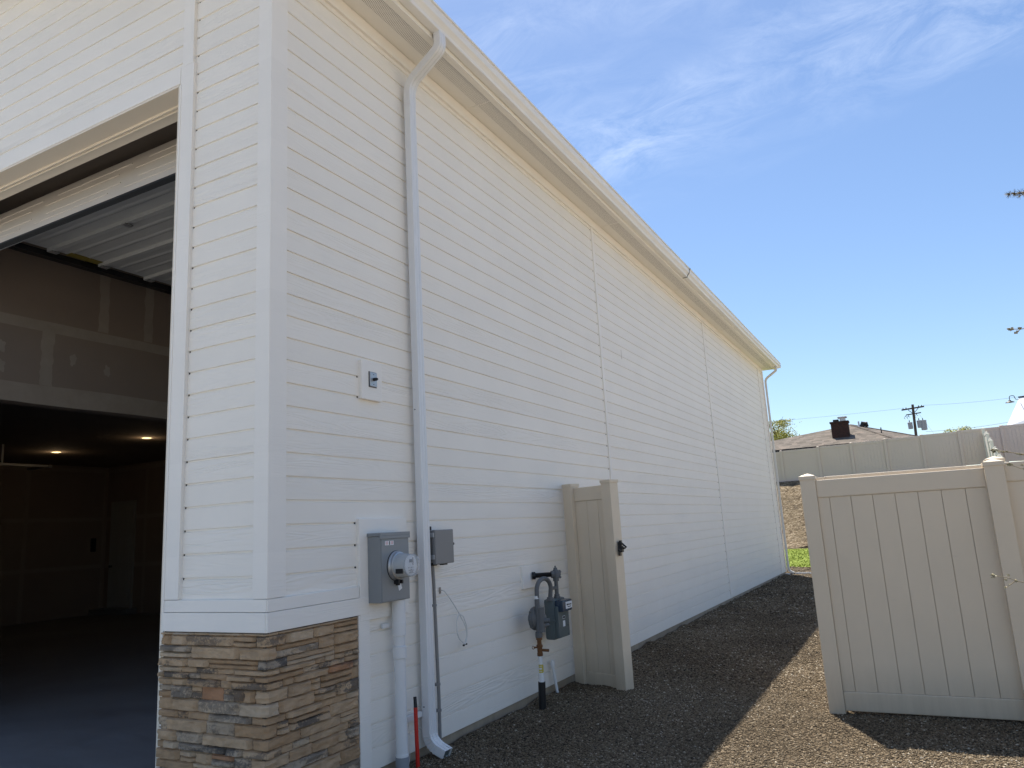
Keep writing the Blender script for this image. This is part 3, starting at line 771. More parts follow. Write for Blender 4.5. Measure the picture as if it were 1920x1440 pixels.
mb = MB(); mb.box(-15.95, -15.8, .2, 9.55, .0, 3.83); mb.box(-15.8, -5.5, 9.4, 9.55, .0, 3.83); build('inner_wall', mb, 'drywall', G)
mb = MB()
for zz_ in (1.22, 2.44, 3.72): mb.box(-15.799, -15.797, .3, 9.39, zz_ - .05, zz_ + .05); mb.box(-15.78, -5.6, 9.397, 9.399, zz_ - .05, zz_ + .05)
for yy in (4.9, 7.3): mb.box(-15.7995, -15.7965, yy - .05, yy + .05, .0, 3.8)
mb.box(-15.7995, -15.796, 9.28, 9.39, .0, 3.8)
for xx in (-14.2, -12.): mb.box(xx - .05, xx + .05, 9.3965, 9.3995, .0, 3.8)
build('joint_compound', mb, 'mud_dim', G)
# inner door with casing, one step up
ID = build('inner_door', MB().box(-15.48, -14.66, 9.34, 9.38, .15, 2.80, .003), 'door_inner', G)
mb = MB()
for (x0, x1) in ((-15.40, -15.10), (-15.03, -14.73)):
    for (z0, z1) in ((.35, 1.15), (1.35, 2.6)): mb.box(x0, x1, 9.332, 9.341, z0, z1, .004)
build('door_panel', mb, 'door_inner', ID)
build('door_casing', MB().box(-15.56, -15.48, 9.35, 9.398, .0, 2.88, .003).box(-14.66, -14.58, 9.35, 9.398, .0, 2.88, .003).box(-15.48, -14.66, 9.35, 9.398, 2.80, 2.88, .003), 'door_inner', ID)
build('handle', MB().lathe((-15.42, 9.34, 1.2), (0, -1, 0), [(0, .028), (.012, .028), (.014, .012), (.04, .012), (.045, .027), (.065, .03), (.075, .02)], 14), 'dark_metal', ID)
build('door_step', MB().box(-15.9 + .12, -14.4, 9.0, 9.395, .001, .14, .006), 'slab', ID)
mb = MB(); mb.box(-15.797, -15.785, 9.28 - .3, 9.28 - .16, 1.6, 1.95, .003); tag(build('wall_switch', mb, 'black'), 'small dark switch panel on the garage wall left of the inner door', 'switch')

for i, (x, y) in enumerate(((-10.26, 6.52), (-13.29, 6.47))):
    L = thing('ceiling_light', ('glowing recessed ceiling light nearest the open garage doorway' if i == 0 else 'glowing recessed ceiling light further left, by the opener rail'), 'ceiling light', (x, y, 3.83), 'lit ceiling lights inside the garage')
    build('trim_ring', MB().lathe((x, y, 3.831), (0, 0, -1), [(0, .12), (.006, .12), (.008, .10), (.002, .095)], 24), 'white', L, True)
    pl = bpy.data.lights.new('ceiling_lamp', 'POINT'); pl.energy = 1.1; pl.color = (1., .70, .40); pl.shadow_soft_size = .09
    plo = bpy.data.objects.new('ceiling_lamp', pl); col.objects.link(plo); plo.parent = L; plo.location = (0, 0, -.13)
    build('lens', MB().lathe((x, y, 3.83), (0, 0, -1), [(0, .095), (.008, .09), (.014, .07), (.017, .02)], 24), 'lamp', L, True)
# opener rail seen at the left frame edge
O = thing('opener_rail', 'grey door opener rail hung from the low garage ceiling', 'rail', (-12.7, 5.5, 3.8))
build('rail', MB().box(-13.4, -12.6, 5.93, 6.0, 3.40, 3.45, .004).box(-12.7, -12.62, 4.4, 6.0, 3.40, 3.45, .004), 'steel', O)
build('hanger', MB().box(-12.68, -12.64, 5.0, 5.04, 3.4, 3.83, .003), 'steel', O)

# ------------------------------------------------------------------ wall-mounted things
# mounting board behind the electric meter
build('mounting_board', MB().box(-.03, .006, .838, 1.395, .995, 1.695, .004), 'trim', G)
build('mounting_block', MB().box(-.03, .010, .886, 1.124, 2.565, 2.858, .004), 'trim', G)
build('mounting_block', MB().box(-.03, .008, 3.262, 3.600, .985, 1.205, .006), 'trim', G)
build('wall_scuff', MB().box(-.0205, -.0195, 6.775, 6.783, 3.91, 4.05), 'mud', G)

E_ = thing('electric_meter', 'grey electric meter box with round glass meter beside the stone corner', 'electric meter', (.0, 1.1, 1.1))
mb = MB(); mb.box(.007, .118, .925, 1.262, 1.108, 1.565, .004)
box_ = build('meter_box', mb, 'grey_box', E_)
mb = MB(); mb.box(.005, .128, .918, 1.270, 1.566, 1.590, .003); mb.box(.1185, .128, .918, 1.270, 1.545, 1.566, .002); build('box_lid', mb, 'grey_box', box_)
mb = MB(); mb.box(.1185, .1225, .934, 1.254, 1.116, 1.544, .003); cov = build('box_cover', mb, 'grey_box', box_)
build('safety_label', MB().box(.1228, .1238, .975, 1.075, 1.500, 1.530), 'white', box_)
mb = MB(); mb.box(.1239, .1243, 1.022, 1.032, 1.502, 1.528); build('label_symbol', mb, 'black', box_)
mb = MB(); 
for z in (1.523, 1.515, 1.508):
    mb.box(.1239, .1242, .981, 1.012, z - .0012, z + .0012); mb.box(.1239, .1242, 1.042, 1.069, z - .0012, z + .0012)
build('label_text', mb, 'red', box_)
mc = Vector((.1225, 1.098, 1.352))
build('ring', MB().lathe(mc, (1, 0, 0), [(0, .100), (.004, .104), (.012, .104), (.016, .100), (.022, .097), (.034, .097), (.038, .090)], 40), 'steel', E_, True)
build('ring_gap', MB().lathe(mc, (1, 0, 0), [(.0, .107), (.003, .1065), (.004, .104)], 40), 'black', E_, True)
build('meter_body', MB().lathe(mc, (1, 0, 0), [(.036, .088), (.07, .084), (.120, .080), (.128, .078), (.129, .02)], 40), 'pvc_grey' if False else 'transformer', E_, True)
build('dial_plate', MB().lathe(mc, (1, 0, 0), [(.128, .0705), (.131, .0705), (.1315, .02)], 40), 'white', E_, True)
dm = build('glass_dome', MB().lathe(mc, (1, 0, 0), [(.125, .0795), (.150, .078), (.158, .074), (.162, .062), (.164, .02)], 40), 'dome', E_, True)
mb = MB(); mb.box(.2545, .2560, 1.078, 1.112, 1.372, 1.394); build('lcd', mb, 'gas_blue', E_)
mb = MB(); mb.box(.2542, .2552, 1.118, 1.126, 1.352, 1.405)
for (a, b, z) in ((-.03, .03, .300), (-.022, .022, .307), (-.034, .034, .316), (-.012, .012, .323)): mb.box(.2542, .2551, 1.098 + a, 1.098 + b, 1. + z - .0015, 1. + z + .0015)
for k in range(4): mb.box(.2542, .2551, 1.066 + k * .017, 1.071 + k * .017, 1.332, 1.340)
mb.box(.18, .24, 1.098 - .0835, 1.098 - .079, 1.30, 1.333)
build('dial_print', mb, 'black', E_)
mb = MB(); mb.box(.12, .165, 1.068, 1.085, 1.226, 1.258, .003); mb.box(.12, .165, 1.108, 1.125, 1.226, 1.252, .003); mb.box(.12, .150, 1.087, 1.106, 1.215, 1.262, .003); build('ring_lock', mb, 'black', E_)
mb = MB(); mb.obox(Vector((.1235, 1.125, 1.175)), Vector((.001, 0, 0)), Vector((0, .036, .014)), Vector((0, -.013, .036))); build('seal_sticker', mb, 'white', E_)
# conduit below
P_ = build('conduit', MB().cyl((.062, 1.195, -.15), (.062, 1.195, .06), .046, 24).cyl((.062, 1.195, .05), (.062, 1.195, 1.107), .0415, 24), 'pvc_white', E_, True)
build('coupling', MB().lathe((.062, 1.195, .70), (0, 0, 1), [(0, .0415), (.004, .050), (.082, .050), (.088, .0415)], 26).lathe((.062, 1.195, .855), (0, 0, 1), [(0, .0415), (.003, .049), (.25, .049), (.25, .0415)], 26), 'pvc_white', P_, True)
build('coupling', MB().cyl((.062, 1.195, -.15), (.062, 1.195, .045), .0475, 24), 'pvc_grey', P_, True)
mb = MB(); mb.box(-.005, .012, 1.075, 1.155, .918, .950, .004)
t_ = MB().lathe((.062, 1.195, .918), (0, 0, 1), [(0, .0425), (.001, .0515), (.031, .0515), (.032, .0425)], 26); mb.add(t_.v, t_.f); build('strap', mb, 'pvc_white', P_, True)

U = thing('utility_box', 'closed dark grey utility box with thin conduit right of the near downspout', 'utility box', (0, 1.75, .0))
ub = build('box_body', MB().box(-.004, .075, 1.640, 1.880, 1.338, 1.590, .006), 'grey_box2', U)
build('box_door', MB().box(.077, .108, 1.628, 1.892, 1.325, 1.592, .010), 'grey_box2', ub)
mb = MB()
for z in (1.535, 1.365): mb.box(.060, .100, 1.617, 1.629, z, z + .035, .003)
build('hinge', mb, 'steel', ub)
mb = MB(); mb.box(-.01, .01, 1.69, 1.725, 1.591, 1.622, .003); mb.lathe((.010, 1.707, 1.608), (1, 0, 0), [(0, .006), (.004, .006), (.005, .002)], 10); mb.cyl((.09, 1.885, 1.475), (.09, 1.912, 1.475), .012, 12); build('latch', mb, 'dark_metal', ub)
mb = MB(); mb.box(.02, .07, 1.66, 1.70, 1.315, 1.338, .003); mb.box(.03, .07, 1.79, 1.85, 1.312, 1.338, .003); build('cable_gland', mb, 'dark_metal', ub)
cd = build('conduit', MB().tube([(.03, 1.690, 1.34), (.03, 1.700, 1.2), (.028, 1.712, .8), (.028, 1.722, .3), (.02, 1.728, -.15)], .0135, 14), 'conduit', U, True)
mb = MB()
for z, y in ((1.0, 1.707), (.41, 1.720), (.22, 1.724)): mb.box(-.012, .034, y - .030, y + .008, z, z + .018, .003); mb.lathe((.028, y + .0, z), (0, 0, 1), [(0, .013), (.001, .017), (.018, .017), (.019, .013)], 14)
build('strap', mb, 'conduit', cd)

sp = thing('sensor_plate', 'small steel plate with a black button high on the side wall', 'sensor plate', (.01, 1.0, 2.7))
build('plate', MB().box(.0105, .022, .972, 1.052, 2.668, 2.776, .004), 'steel', sp)
build('gasket', MB().box(.0102, .013, .966, 1.056, 2.662, 2.781, .003), 'black', sp)
build('button', MB().lathe((.0222, 1.014, 2.722), (1, 0, 0), [(0, .013), (.012, .0125), (.026, .012), (.034, .008), (.036, .002)], 20), 'black', sp, True)
build('screw', MB().lathe((.0221, 1.012, 2.760), (1, 0, 0), [(0, .004), (.002, .0035)], 10).lathe((.0221, 1.012, 2.684), (1, 0, 0), [(0, .004), (.002, .0035)], 10), 'screw', sp)

# loose white cable hanging from a hole in the siding
cab = thing('loose_cable', 'coiled loose white cable hanging from a hole in the siding', 'cable', (.0, 1.86, 1.1))
pts = [(-.01, 1.853, 1.112), (.018, 1.858, 1.108), (.03, 1.90, 1.062), (.03, 1.964, 1.002), (.028, 2.05, .915), (.026, 2.075, .885), (.03, 2.12, .83), (.034, 2.155, .76), (.03, 2.15, .70), (.03, 2.125, .675)]
pts2 = [(.028, 2.06, .90), (.03, 2.02, .875), (.034, 2.0, .82), (.038, 2.0, .76), (.034, 2.04, .70), (.03, 2.10, .668), (.03, 2.14, .655)]
pts3 = [(.03, 2.07, .895), (.034, 2.11, .88), (.036, 2.15, .80), (.034, 2.165, .74), (.034, 2.145, .68), (.036, 2.12, .660), (.036, 2.10, .648)]
build('cable_strand', MB().tube(smoothpath(pts, 5), .0042, 8).tube(smoothpath(pts2, 5), .0042, 8).tube(smoothpath(pts3, 5), .0038, 8), 'cable', cab, True)
build('cable_end', MB().box(.028, .04, 2.09, 2.108, .642, .656).box(.026, .036, 2.135, 2.152, .646, .658), 'black', cab)
build('entry_hole', MB().box(-.017, -.014, 1.842, 1.866, 1.085, 1.135, .002), 'mud', cab)

# gas meter assembly
GM = thing('gas_meter', 'grey green gas meter with regulator, pipes and black riser sleeve', 'gas meter', (.19, 3.17, -.1))
rz = (.19, 3.17)
build('riser_sleeve', MB().cyl((rz[0] - .01, rz[1], -.2), (rz[0], rz[1], .165), .034, 22), 'black', GM, True)
rp = build('riser', MB().cyl((rz[0], rz[1], .16), (rz[0], rz[1], .235), .026, 18).cyl((rz[0], rz[1], .235), (rz[0], rz[1], .40), .0185, 18), 'pvc_white', GM, True)
mb = MB()
for z in (.245, .262, .290, .306): mb.lathe((rz[0], rz[1], z), (0, 0, 1), [(0, .0185), (.0005, .0202), (.011, .0202), (.0115, .0185)], 18)
mb.box(rz[0] + .018, rz[0] + .020, rz[1] - .012, rz[1] + .014, .25, .31)
build('warning_band', mb, 'yellow', rp)
mb = MB(); mb.lathe((rz[0], rz[1], .39), (0, 0, 1), [(0, .019), (.004, .028), (.03, .028), (.034, .024), (.075, .025), (.08, .031), (.10, .031), (.104, .022), (.145, .022), (.147, .030), (.17, .030), (.172, .02)], 8)
mb.cyl((rz[0], rz[1] + .0, .445), (rz[0] + .085, rz[1] + .02, .44), .013, 12); mb.cyl((rz[0], rz[1], .47), (rz[0] - .03, rz[1] - .055, .475), .008, 10)
t = [(rz[0] - .035 + .012 * math.cos(a), rz[1] - .062, .475 + .014 * math.sin(a)) for a in [k * 6.283 / 10 for k in range(11)]]; mb.tube(t, .003, 6)
build('shutoff_valve', mb, 'rusty', GM)
mb = MB()
mb.cyl((rz[0], rz[1], .555), (rz[0], rz[1], .90), .023, 16)
mb.lathe((rz[0], rz[1], .555), (0, 0, 1), [(0, .02), (.003, .033), (.05, .033), (.055, .024)], 16)
build('regulator_pipe', mb, 'gas_pipe', GM, True)
mb = MB(); rc = Vector((.215, 3.185, .725))
mb.lathe(rc + Vector((-.105, .02, 0)), (1, 0, 0), [(-.025, .02), (-.022, .045), (0, .05), (.004, .088), (.012, .102), (.022, .102), (.026, .108), (.036, .108), (.040, .100), (.055, .095), (.075, .055), (.10, .042), (.135, .04), (.14, .02)], 32)
mb.cyl(rc + Vector((.0, .0, -.02)), rc + Vector((.075, .03, -.02)), .022, 16)
mb.cyl(rc + Vector((0, 0, -.12)), rc + Vector((0, 0, .10)), .034, 18)
mb.cyl(rc + Vector((.0, .02, -.07)), rc + Vector((.02, .10, -.07)), .020, 14)
for k in range(8):
    a = k * math.pi / 4; mb.lathe(rc + Vector((-.086, .097 * math.cos(a), .097 * math.sin(a))), (1, 0, 0), [(0, .007), (.028, .007), (.030, .003)], 8)
build('regulator', mb, 'gas_pipe', GM, True)
mb = MB(); mb.box(.105, .215, 3.475, 3.755, .485, .870, .035); mb.box(.212, .252, 3.490, 3.740, .50, .80, .03); mb.box(.10, .22, 3.468, 3.762, .655, .675, .006)
gb = build('meter_body', mb, 'gas_body', GM, True)
build('badge', MB().box(.2525, .2545, 3.585, 3.635, .60, .655).box(.2525, .2540, 3.585, 3.640, .672, .70), 'white', gb)
build('badge_print', MB().box(.2541, .2546, 3.590, 3.634, .676, .696), 'black', gb)
mb = MB()
for yy in (3.52, 3.70):
    for z in (.52, .60, .78): mb.lathe((.2520, yy, z), (1, 0, 0), [(-.004, .006), (.003, .006), (.004, .002)], 8)
build('bolt', mb, 'gas_pipe', gb)
ix = build('index_housing', MB().box(.215, .305, 3.50, 3.72, .745, .855, .014), 'gas_blue', GM, True)
build('index_label', MB().box(.3053, .3068, 3.56, 3.71, .770, .835), 'white', ix)
build('index_print', MB().box(.3069, .3073, 3.58, 3.63, .800, .815).box(.3069, .3073, 3.64, 3.69, .80, .812).box(.3069, .3073, 3.60, 3.68, .782, .790), 'black', ix)
arch = [(.19, 3.17, .86)] + [(.19 + .004, 3.17 + .155 * (1 - math.cos(a)), .975 + .105 * math.sin(a)) for a in [R(k) for k in range(0, 181, 12)]] + [(.175, 3.485, .86)]
build('pipe', MB().tube(arch, .0215, 16), 'gas_pipe', GM, True)
build('paint_band', MB().lathe((.19, 3.17, .905), (0, 0, 1), [(0, .0215), (.001, .0232), (.028, .0232), (.029, .0215)], 16), 'white', GM)
mb = MB(); mb.lathe((.175, 3.485, .855), (0, 0, 1), [(0, .037), (.018, .037), (.020, .030), (.035, .029), (.037, .022)], 16); mb.lathe((.185, 3.63, .865), (0, 0, 1), [(0, .034), (.018, .034), (.020, .028), (.04, .027), (.042, .02)], 12)
mb.cyl((.185, 3.63, .87), (.185, 3.63, 1.10), .0195, 16); mb.lathe((.185, 3.63, 1.03), (0, 0, 1), [(0, .02), (.003, .030), (.03, .030), (.034, .038), (.075, .040), (.10, .034), (.115, .02), (.13, .018), (.135, .008), (.15, .008), (.152, .003)], 14)
mb.cyl((.185, 3.60, 1.095), (.185, 3.70, 1.095), .026, 14); mb.cyl((.19, 3.69, 1.10), (.19, 3.72, 1.12), .018, 8); mb.box(.17, .20, 3.50, 3.61, .955, .985, .004); mb.cyl((.215, 3.635, 1.09), (.235, 3.64, 1.06), .012, 10)
build('pipe', mb, 'gas_pipe', GM, True)
mb = MB(); mb.cyl((.185, 3.595, 1.10), (.16, 3.575, 1.10), .035, 8); t_ = [(.16, 3.575, 1.10), (.01, 3.452, 1.10)]
prof = [(0, .028)]; L_ = (Vector(t_[0]) - Vector(t_[1])).length; k = 0
while k * .011 < L_ - .02: prof += [(k * .011 + .002, .021), (k * .011 + .006, .026)]; k += 1
mb2 = MB().lathe(t_[1], Vector(t_[0]) - Vector(t_[1]), [(0, .036), (.03, .036), (.032, .02)] + [(d + .033, r) for d, r in prof[1:]] + [(L_, .03)], 14)
build('wall_pipe', mb2, 'dark_metal', GM, True); build('union', mb, 'gas_pipe', GM, True)

# small things at the foot of the wall
t = thing('white_pipe_stub', 'short white capped pipe standing in the gravel by the gas meter', 'pipe', (.03, 3.77, -.08))
build('pipe', MB().tube([(.05, 3.80, -.15), (.04, 3.785, .0), (.026, 3.755, .21)], .0145, 14), 'pvc_white', t, True)
build('cap', MB().lathe((.027, 3.757, .195), (-.01, -.02, 1), [(0, .0145), (.001, .023), (.035, .023), (.05, .018), (.056, .006)], 16), 'pvc_white', t, True)
t = thing('red_pipe', 'upright red plastic conduit with a black end beside the downspout', 'pipe', (.06, 1.34, -.1))
build('sleeve', MB().tube([(.095, 1.335, -.25), (.093, 1.333, .0), (.085, 1.338, .20), (.078, 1.346, .335)], .0145, 14), 'red', t, True)
build('inner_cable', MB().tube([(.078, 1.346, .33), (.072, 1.352, .375), (.066, 1.358, .405)], .0125, 12), 'black', t, True)
t = thing('junction_block', 'tiny white plastic block on the lowest boards left of the downspout', 'terminal block', (.0, 1.4, .24))
build('block', MB().box(-.017, .028, 1.320, 1.50, .236, .272, .004), 'pvc_white', t)
build('wire', MB().tube(smoothpath([(.012, 1.345, .235), (.014, 1.355, .10), (.02, 1.34, .0), (.03, 1.31, -.06)], 6), .002, 6), 'cable', t)

# ------------------------------------------------------------------ vinyl fences
def post(mb_, x, y, z0, z1, w=.127, capr=.012, rot=0.):
    pass
def fence_post(name, parent, c, z0, z1, w=.127, ang=0., mat='vinyl', pyramid=True):
    h = w / 2; ca, sa = math.cos(ang), math.sin(ang)
    def tr(p): return (c[0] + p[0] * ca - p[1] * sa, c[1] + p[0] * sa + p[1] * ca, p[2])
    b = MB().box(-h, h, -h, h, z0, z1 - .02, .004); p_ = build(name, MB().add([tr(v) for v in b.v], b.f), mat, parent)
    g = h + .007; k = MB().box(-g, g, -g, g, z1 - .045, z1 - .012, .004)
    kk = MB().add([tr(v) for v in k.v], k.f)
    if pyramid: kk.add([tr(v) for v in [(-g, -g, z1 - .012), (g, -g, z1 - .012), (g, g, z1 - .012), (-g, g, z1 - .012), (0, 0, z1 + .014)]], [(0, 1, 4), (1, 2, 4), (2, 3, 4), (3, 0, 4)])
    build('post_cap', kk, mat, p_); return p_
def fence_panel(parent, a, b, z0, z1, rail=.155, th=.045, board=.172, mat='vinyl', first=None, offs=0.):
    """a, b: ends on plan; rails at top and bottom, tongue and groove boards between"""
    a = Vector((a[0], a[1], 0)); b = Vector((b[0], b[1], 0)); d = (b - a).normalized(); L = (b - a).length; n_ = Vector((d.y, -d.x, 0))
    def bx(mb_, s0, s1, q0, q1, za, zb, bev):
        mb_.obox(a + d * s0 + n_ * q0 + Vector((0, 0, za)), d * (s1 - s0), Vector((0, 0, zb - za)), n_ * (q1 - q0), bev)
    for (za, zb) in ((z1 - rail, z1), (z0, z0 + rail)):
        mb_ = MB(); bx(mb_, .0, L, -th / 2, th / 2, za, zb, .009); build('rail', mb_, mat, parent)
    mb_ = MB(); bx(mb_, .0, L, -.010, -.002, z0 + rail, z1 - rail, 0)
    s = 0.; w_ = first if first else board
    while s < L - .005:
        e = min(L, s + w_); bx(mb_, s + .0019, e - .0019, -.002, .013, z0 + rail + .001, z1 - rail - .001, .0018); s = e; w_ = board
    build('board_infill', mb_, mat, parent)
F1 = thing('vinyl_fence', 'tan vinyl privacy fence with wide boards standing on the gravel', 'fence', (2.64, 3.85, -.1))
yF = 3.85
fence_post('post', F1, (2.643, yF), -.3, 1.895)
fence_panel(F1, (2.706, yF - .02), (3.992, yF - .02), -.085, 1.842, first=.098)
fence_post('post', F1, (4.055, yF - .04), -.3, 1.895, .135)
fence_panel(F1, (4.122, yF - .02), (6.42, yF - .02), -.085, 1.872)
fence_post('post', F1, (6.49, yF), -.3, 1.90)
F2 = thing('folded_gate', 'second tan vinyl gate leaf standing close behind the fence', 'gate', (2.75, 4.02, -.1))
fence_post('post', F2, (2.725, 4.04), -.05, 1.885, .075, 0, 'vinyl', False)
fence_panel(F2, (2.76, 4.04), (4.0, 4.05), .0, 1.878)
fence_post('post', F2, (4.10, 4.20), -.3, 1.935, .135)
# narrow section by the wall
N_ = thing('narrow_fence_section', 'narrow tan vinyl fence section leaning by the white wall with a latch', 'fence', (.4, 4.25, -.1))
pa, pb = Vector((.095, 4.35)), Vector((.63, 4.155)); ang = math.atan2(pb.y - pa.y, pb.x - pa.x)
fence_post('post', N_, pa, -.3, 2.035, .127, ang, 'vinyl', False)
pr = fence_post('post', N_, pb, -.3, 2.035, .127, ang, 'vinyl', False)
dv = (pb - pa).normalized()
fence_panel(N_, pa + dv * .064, pb - dv * .064, -.10, 1.975, rail=.15, board=.16, first=.175)
lx = pb + dv * .068
mb = MB(); mb.box(lx.x, lx.x + .012, lx.y - .03, lx.y + .03, 1.235, 1.375, .003); mb.box(lx.x + .01, lx.x + .045, lx.y - .04, lx.y + .02, 1.27, 1.335, .006); mb.cyl((lx.x + .03, lx.y - .09, 1.290), (lx.x + .03, lx.y + .03, 1.300), .011, 12)
mb.box(lx.x + .03, lx.x + .06, lx.y - .015, lx.y + .035, 1.30, 1.32, .004); mb.box(lx.x + .01, lx.x + .03, lx.y - .02, lx.y + .02, 1.335, 1.39, .004); mb.obox(Vector((lx.x + .02, lx.y, 1.36)), Vector((.05, .01, -.05)), Vector((0, .015, 0)), Vector((.01, 0, .012)), .003)
build('gate_latch', mb, 'dark_metal', pr)
# cable from the latch lies in the gravel: short black strip by the wall post
# far fence on the bank
FA = thing('boundary_fence', 'long grey tan vinyl fence along the top of the gravel bank', 'fence', (0, 42, 3.4))
xs = [-14.2 + i * 1.77 for i in range(6)] + [-5.15, -3.0 - .1, -1.09, .63, 2.34, 4.11, 5.85, 7.75, 9.6, 11.4, 13.2]
xs = sorted(set(round(x, 2) for x in xs))
def ztop(x): return 5.215 + .022 * (x + 1)
for i, x in enumerate(xs):
    fence_post('post', FA, (x, 42.), 2.9, ztop(x) + .03, .14, 0, 'vinyl_far')
    if i:
        x0 = xs[i - 1]; zt = (ztop(x0) + ztop(x)) / 2
        fence_panel(FA, (x0 + .07, 42.), (x - .07, 42.), zt - 1.84, zt - .01, .14, .045, .17, 'vinyl_far')
FB = thing('stepped_fence', 'pale vinyl fence stepping down the bank, seen end on', 'fence', (6.9, 38, 2.))
yy = [41.8, 39.95, 38.6, 37.1, 35.6, 34.0]; zt_ = [5.25, 4.82, 4.38, 3.86, 3.43, 3.0]
for i in range(6):
    fence_post('post', FB, (6.94, yy[i]), gz(6.9, yy[i]) - .3, zt_[i] + .12, .13, 0, 'vinyl_pale')
    if i: fence_panel(FB, (6.94, yy[i] + .06), (6.94, yy[i - 1] - .06), zt_[i] - 1.5, zt_[i] + .24, .14, .05, .17, 'vinyl_pale')

# ------------------------------------------------------------------ far background
HB = thing('hip_roof_house', 'house with brown shingled hip roof and brick chimney beyond the fence', 'house', (-2, 60, 3.5))
Ap = Vector((-.43, 62, 8.33)); FL = Vector((-12.5, 56, 6.41)); FR = Vector((2.6, 56, 6.41)); BR = Vector((6.6, 65, 6.41)); L1 = Vector((-3.4, 62, 7.66)); L2 = Vector((-6.6, 62, 7.30)); L3 = Vector((-13.5, 63, 6.9)); BK = Vector((-3, 68, 6.4))
mb = MB(); mb.add([Ap, FL, FR, BR, L1, L2, L3, BK], [(1, 2, 0, 4), (1, 4, 5), (1, 5, 6), (2, 3, 0), (3, 7, 0), (7, 4, 0), (7, 5, 4), (7, 6, 5)])
build('roof', mb, 'shingle', HB)
mb = MB()
for (a, b) in ((Ap, FR), (Ap, BR), (Ap, L1), (L1, L2)): mb.tube([a + Vector((0, 0, .01)), b + Vector((0, 0, .01))], .06, 6)
build('ridge_cap', mb, 'shingle', HB)
build('wall', MB().box(-12, 2.2, 56.6, 64.5, 3.2, 6.38), 'house_wall', HB)
build('fascia', MB().box(-12.5, 2.6, 55.93, 56.0, 6.22, 6.40), 'dark_metal', HB)
ch = build('chimney', MB().box(-1.58, -.36, 58.0, 58.9, 6.6, 8.30).box(-1.64, -.30, 57.95, 58.95, 8.18, 8.30), 'brick', HB)
build('chimney_flue', MB().box(-1.40, -1.0, 58.2, 58.6, 8.30, 8.47), 'black', ch)
build('chimney_cap', MB().box(-.92, -.52, 58.2, 58.6, 8.30, 8.56).box(-1.06, -.40, 58.05, 58.75, 8.56, 8.64, .02), 'metal_cap', ch)
build('vent_pipe', MB().cyl((.22, 61, 7.8), (.22, 61, 8.45), .06, 10).box(.12, .32, 60.9, 61.1, 8.0, 8.06), 'white', HB)
build('roof_vent', MB().tube([(.42, 61, 8.0), (.55, 61, 8.28), (.70, 61, 8.24), (.80, 61, 7.95)], [.18, .19, .19, .12], 10), 'black', HB)
build('vent_pipe', MB().cyl((1.76, 59.8, 7.2), (1.76, 59.8, 7.68), .04, 8), 'black', HB)

def far_tree(x, y, z0, h, r, label, n, seed, cz=.62):
    random.seed(seed); T = thing('leafy_tree', label, 'tree', (x, y, z0), 'trees beyond the far fence')
    mb_ = MB(); mb_.tube([(x, y, z0 - .3), (x + .1, y, z0 + h * .4), (x, y, z0 + h * .85)], [.22, .15, .04], 8)
    tips = []
    for i in range(16):
        a = random.random() * 6.28; zz_ = z0 + h * random.uniform(.4, .85); e = Vector((x + math.cos(a) * r * random.uniform(.45, .95), y + math.sin(a) * r * .9, zz_ + random.uniform(.1, .3) * h)); tips.append(e)
        mb_.tube([(x, y, zz_), (e + Vector((x, y, zz_))) / 2 + Vector((0, 0, .1)), e], [.06, .04, .015], 5)
    build('trunk', mb_, 'bark', T)
    lf = MB()
    for i in range(n):
        c = random.choice(tips) if random.random() < .75 else Vector((x, y, z0 + h * .7))
        p = c + Vector([random.gauss(0, r * .26) for _ in range(3)])
        if p.z > z0 + h: continue
        a = Vector([random.uniform(-1, 1) for _ in range(3)]).normalized() * .10; b = a.orthogonal().normalized() * .05
        lf.add([p - a, p + b, p + a, p - b], [(0, 1, 2, 3)], min(1, max(0, random.gauss(.45 + .25 * (p.z - z0 - h * .6) / h, .25))))
    build('foliage', lf, 'leaf', T, False, True)
far_tree(-10.3, 90, 3.5, 9.0, 2.0, 'yellow green tree left of the brown roof, beside the white building edge', 15000, 3)
far_tree(8.1, 90, 3.5, 6.25, 1.3, 'small tree top barely showing over the far fence right of the pole', 2500, 4)

UP = thing('utility_pole', 'wooden utility pole with crossarms and two grey transformers', 'utility pole', (4.15, 75, 3.5))
build('pole', MB().tube([(3.98, 75, 3.2), (4.28, 75, 10.98)], [.15, .11], 12), 'wood_pole', UP, True)
build('crossarm', MB().obox(Vector((3.30, 74.9, 10.50)), Vector((1.9, 0, .12)), Vector((0, .1, 0)), Vector((0, 0, .13))), 'wood_pole', UP)
build('crossarm', MB().obox(Vector((3.62, 74.9, 10.02)), Vector((1.25, 0, .08)), Vector((0, .1, 0)), Vector((0, 0, .09))), 'wood_pole', UP)
mb = MB(); mb.tube([(3.85, 74.9, 10.5), (4.22, 74.88, 10.1)], .03, 6); mb.tube([(4.7, 74.9, 10.58), (4.28, 74.88, 10.15)], .03, 6)
for x in (3.45, 3.7, 4.75, 5.0): mb.lathe((x, 74.95, 10.60 + (x - 3.3) * .06), (0, 0, 1), [(0, .03), (.05, .05), (.09, .03), (.13, .04), (.16, .01)], 8)
build('insulator', mb, 'dark_metal', UP)
mb = MB()
for (x, z) in ((3.55, 9.80), (3.78, 9.78), (4.45, 9.86)):
    mb.tube([(x + .12 * math.cos(k * .628), 74.9, z + .12 * math.sin(k * .628)) for k in range(8)], .018, 5); mb.tube([(x, 74.9, z + .12), (x + .1, 74.9, z + .3)], .025, 5)
build('fuse_cutout', mb, 'dark_metal', UP)
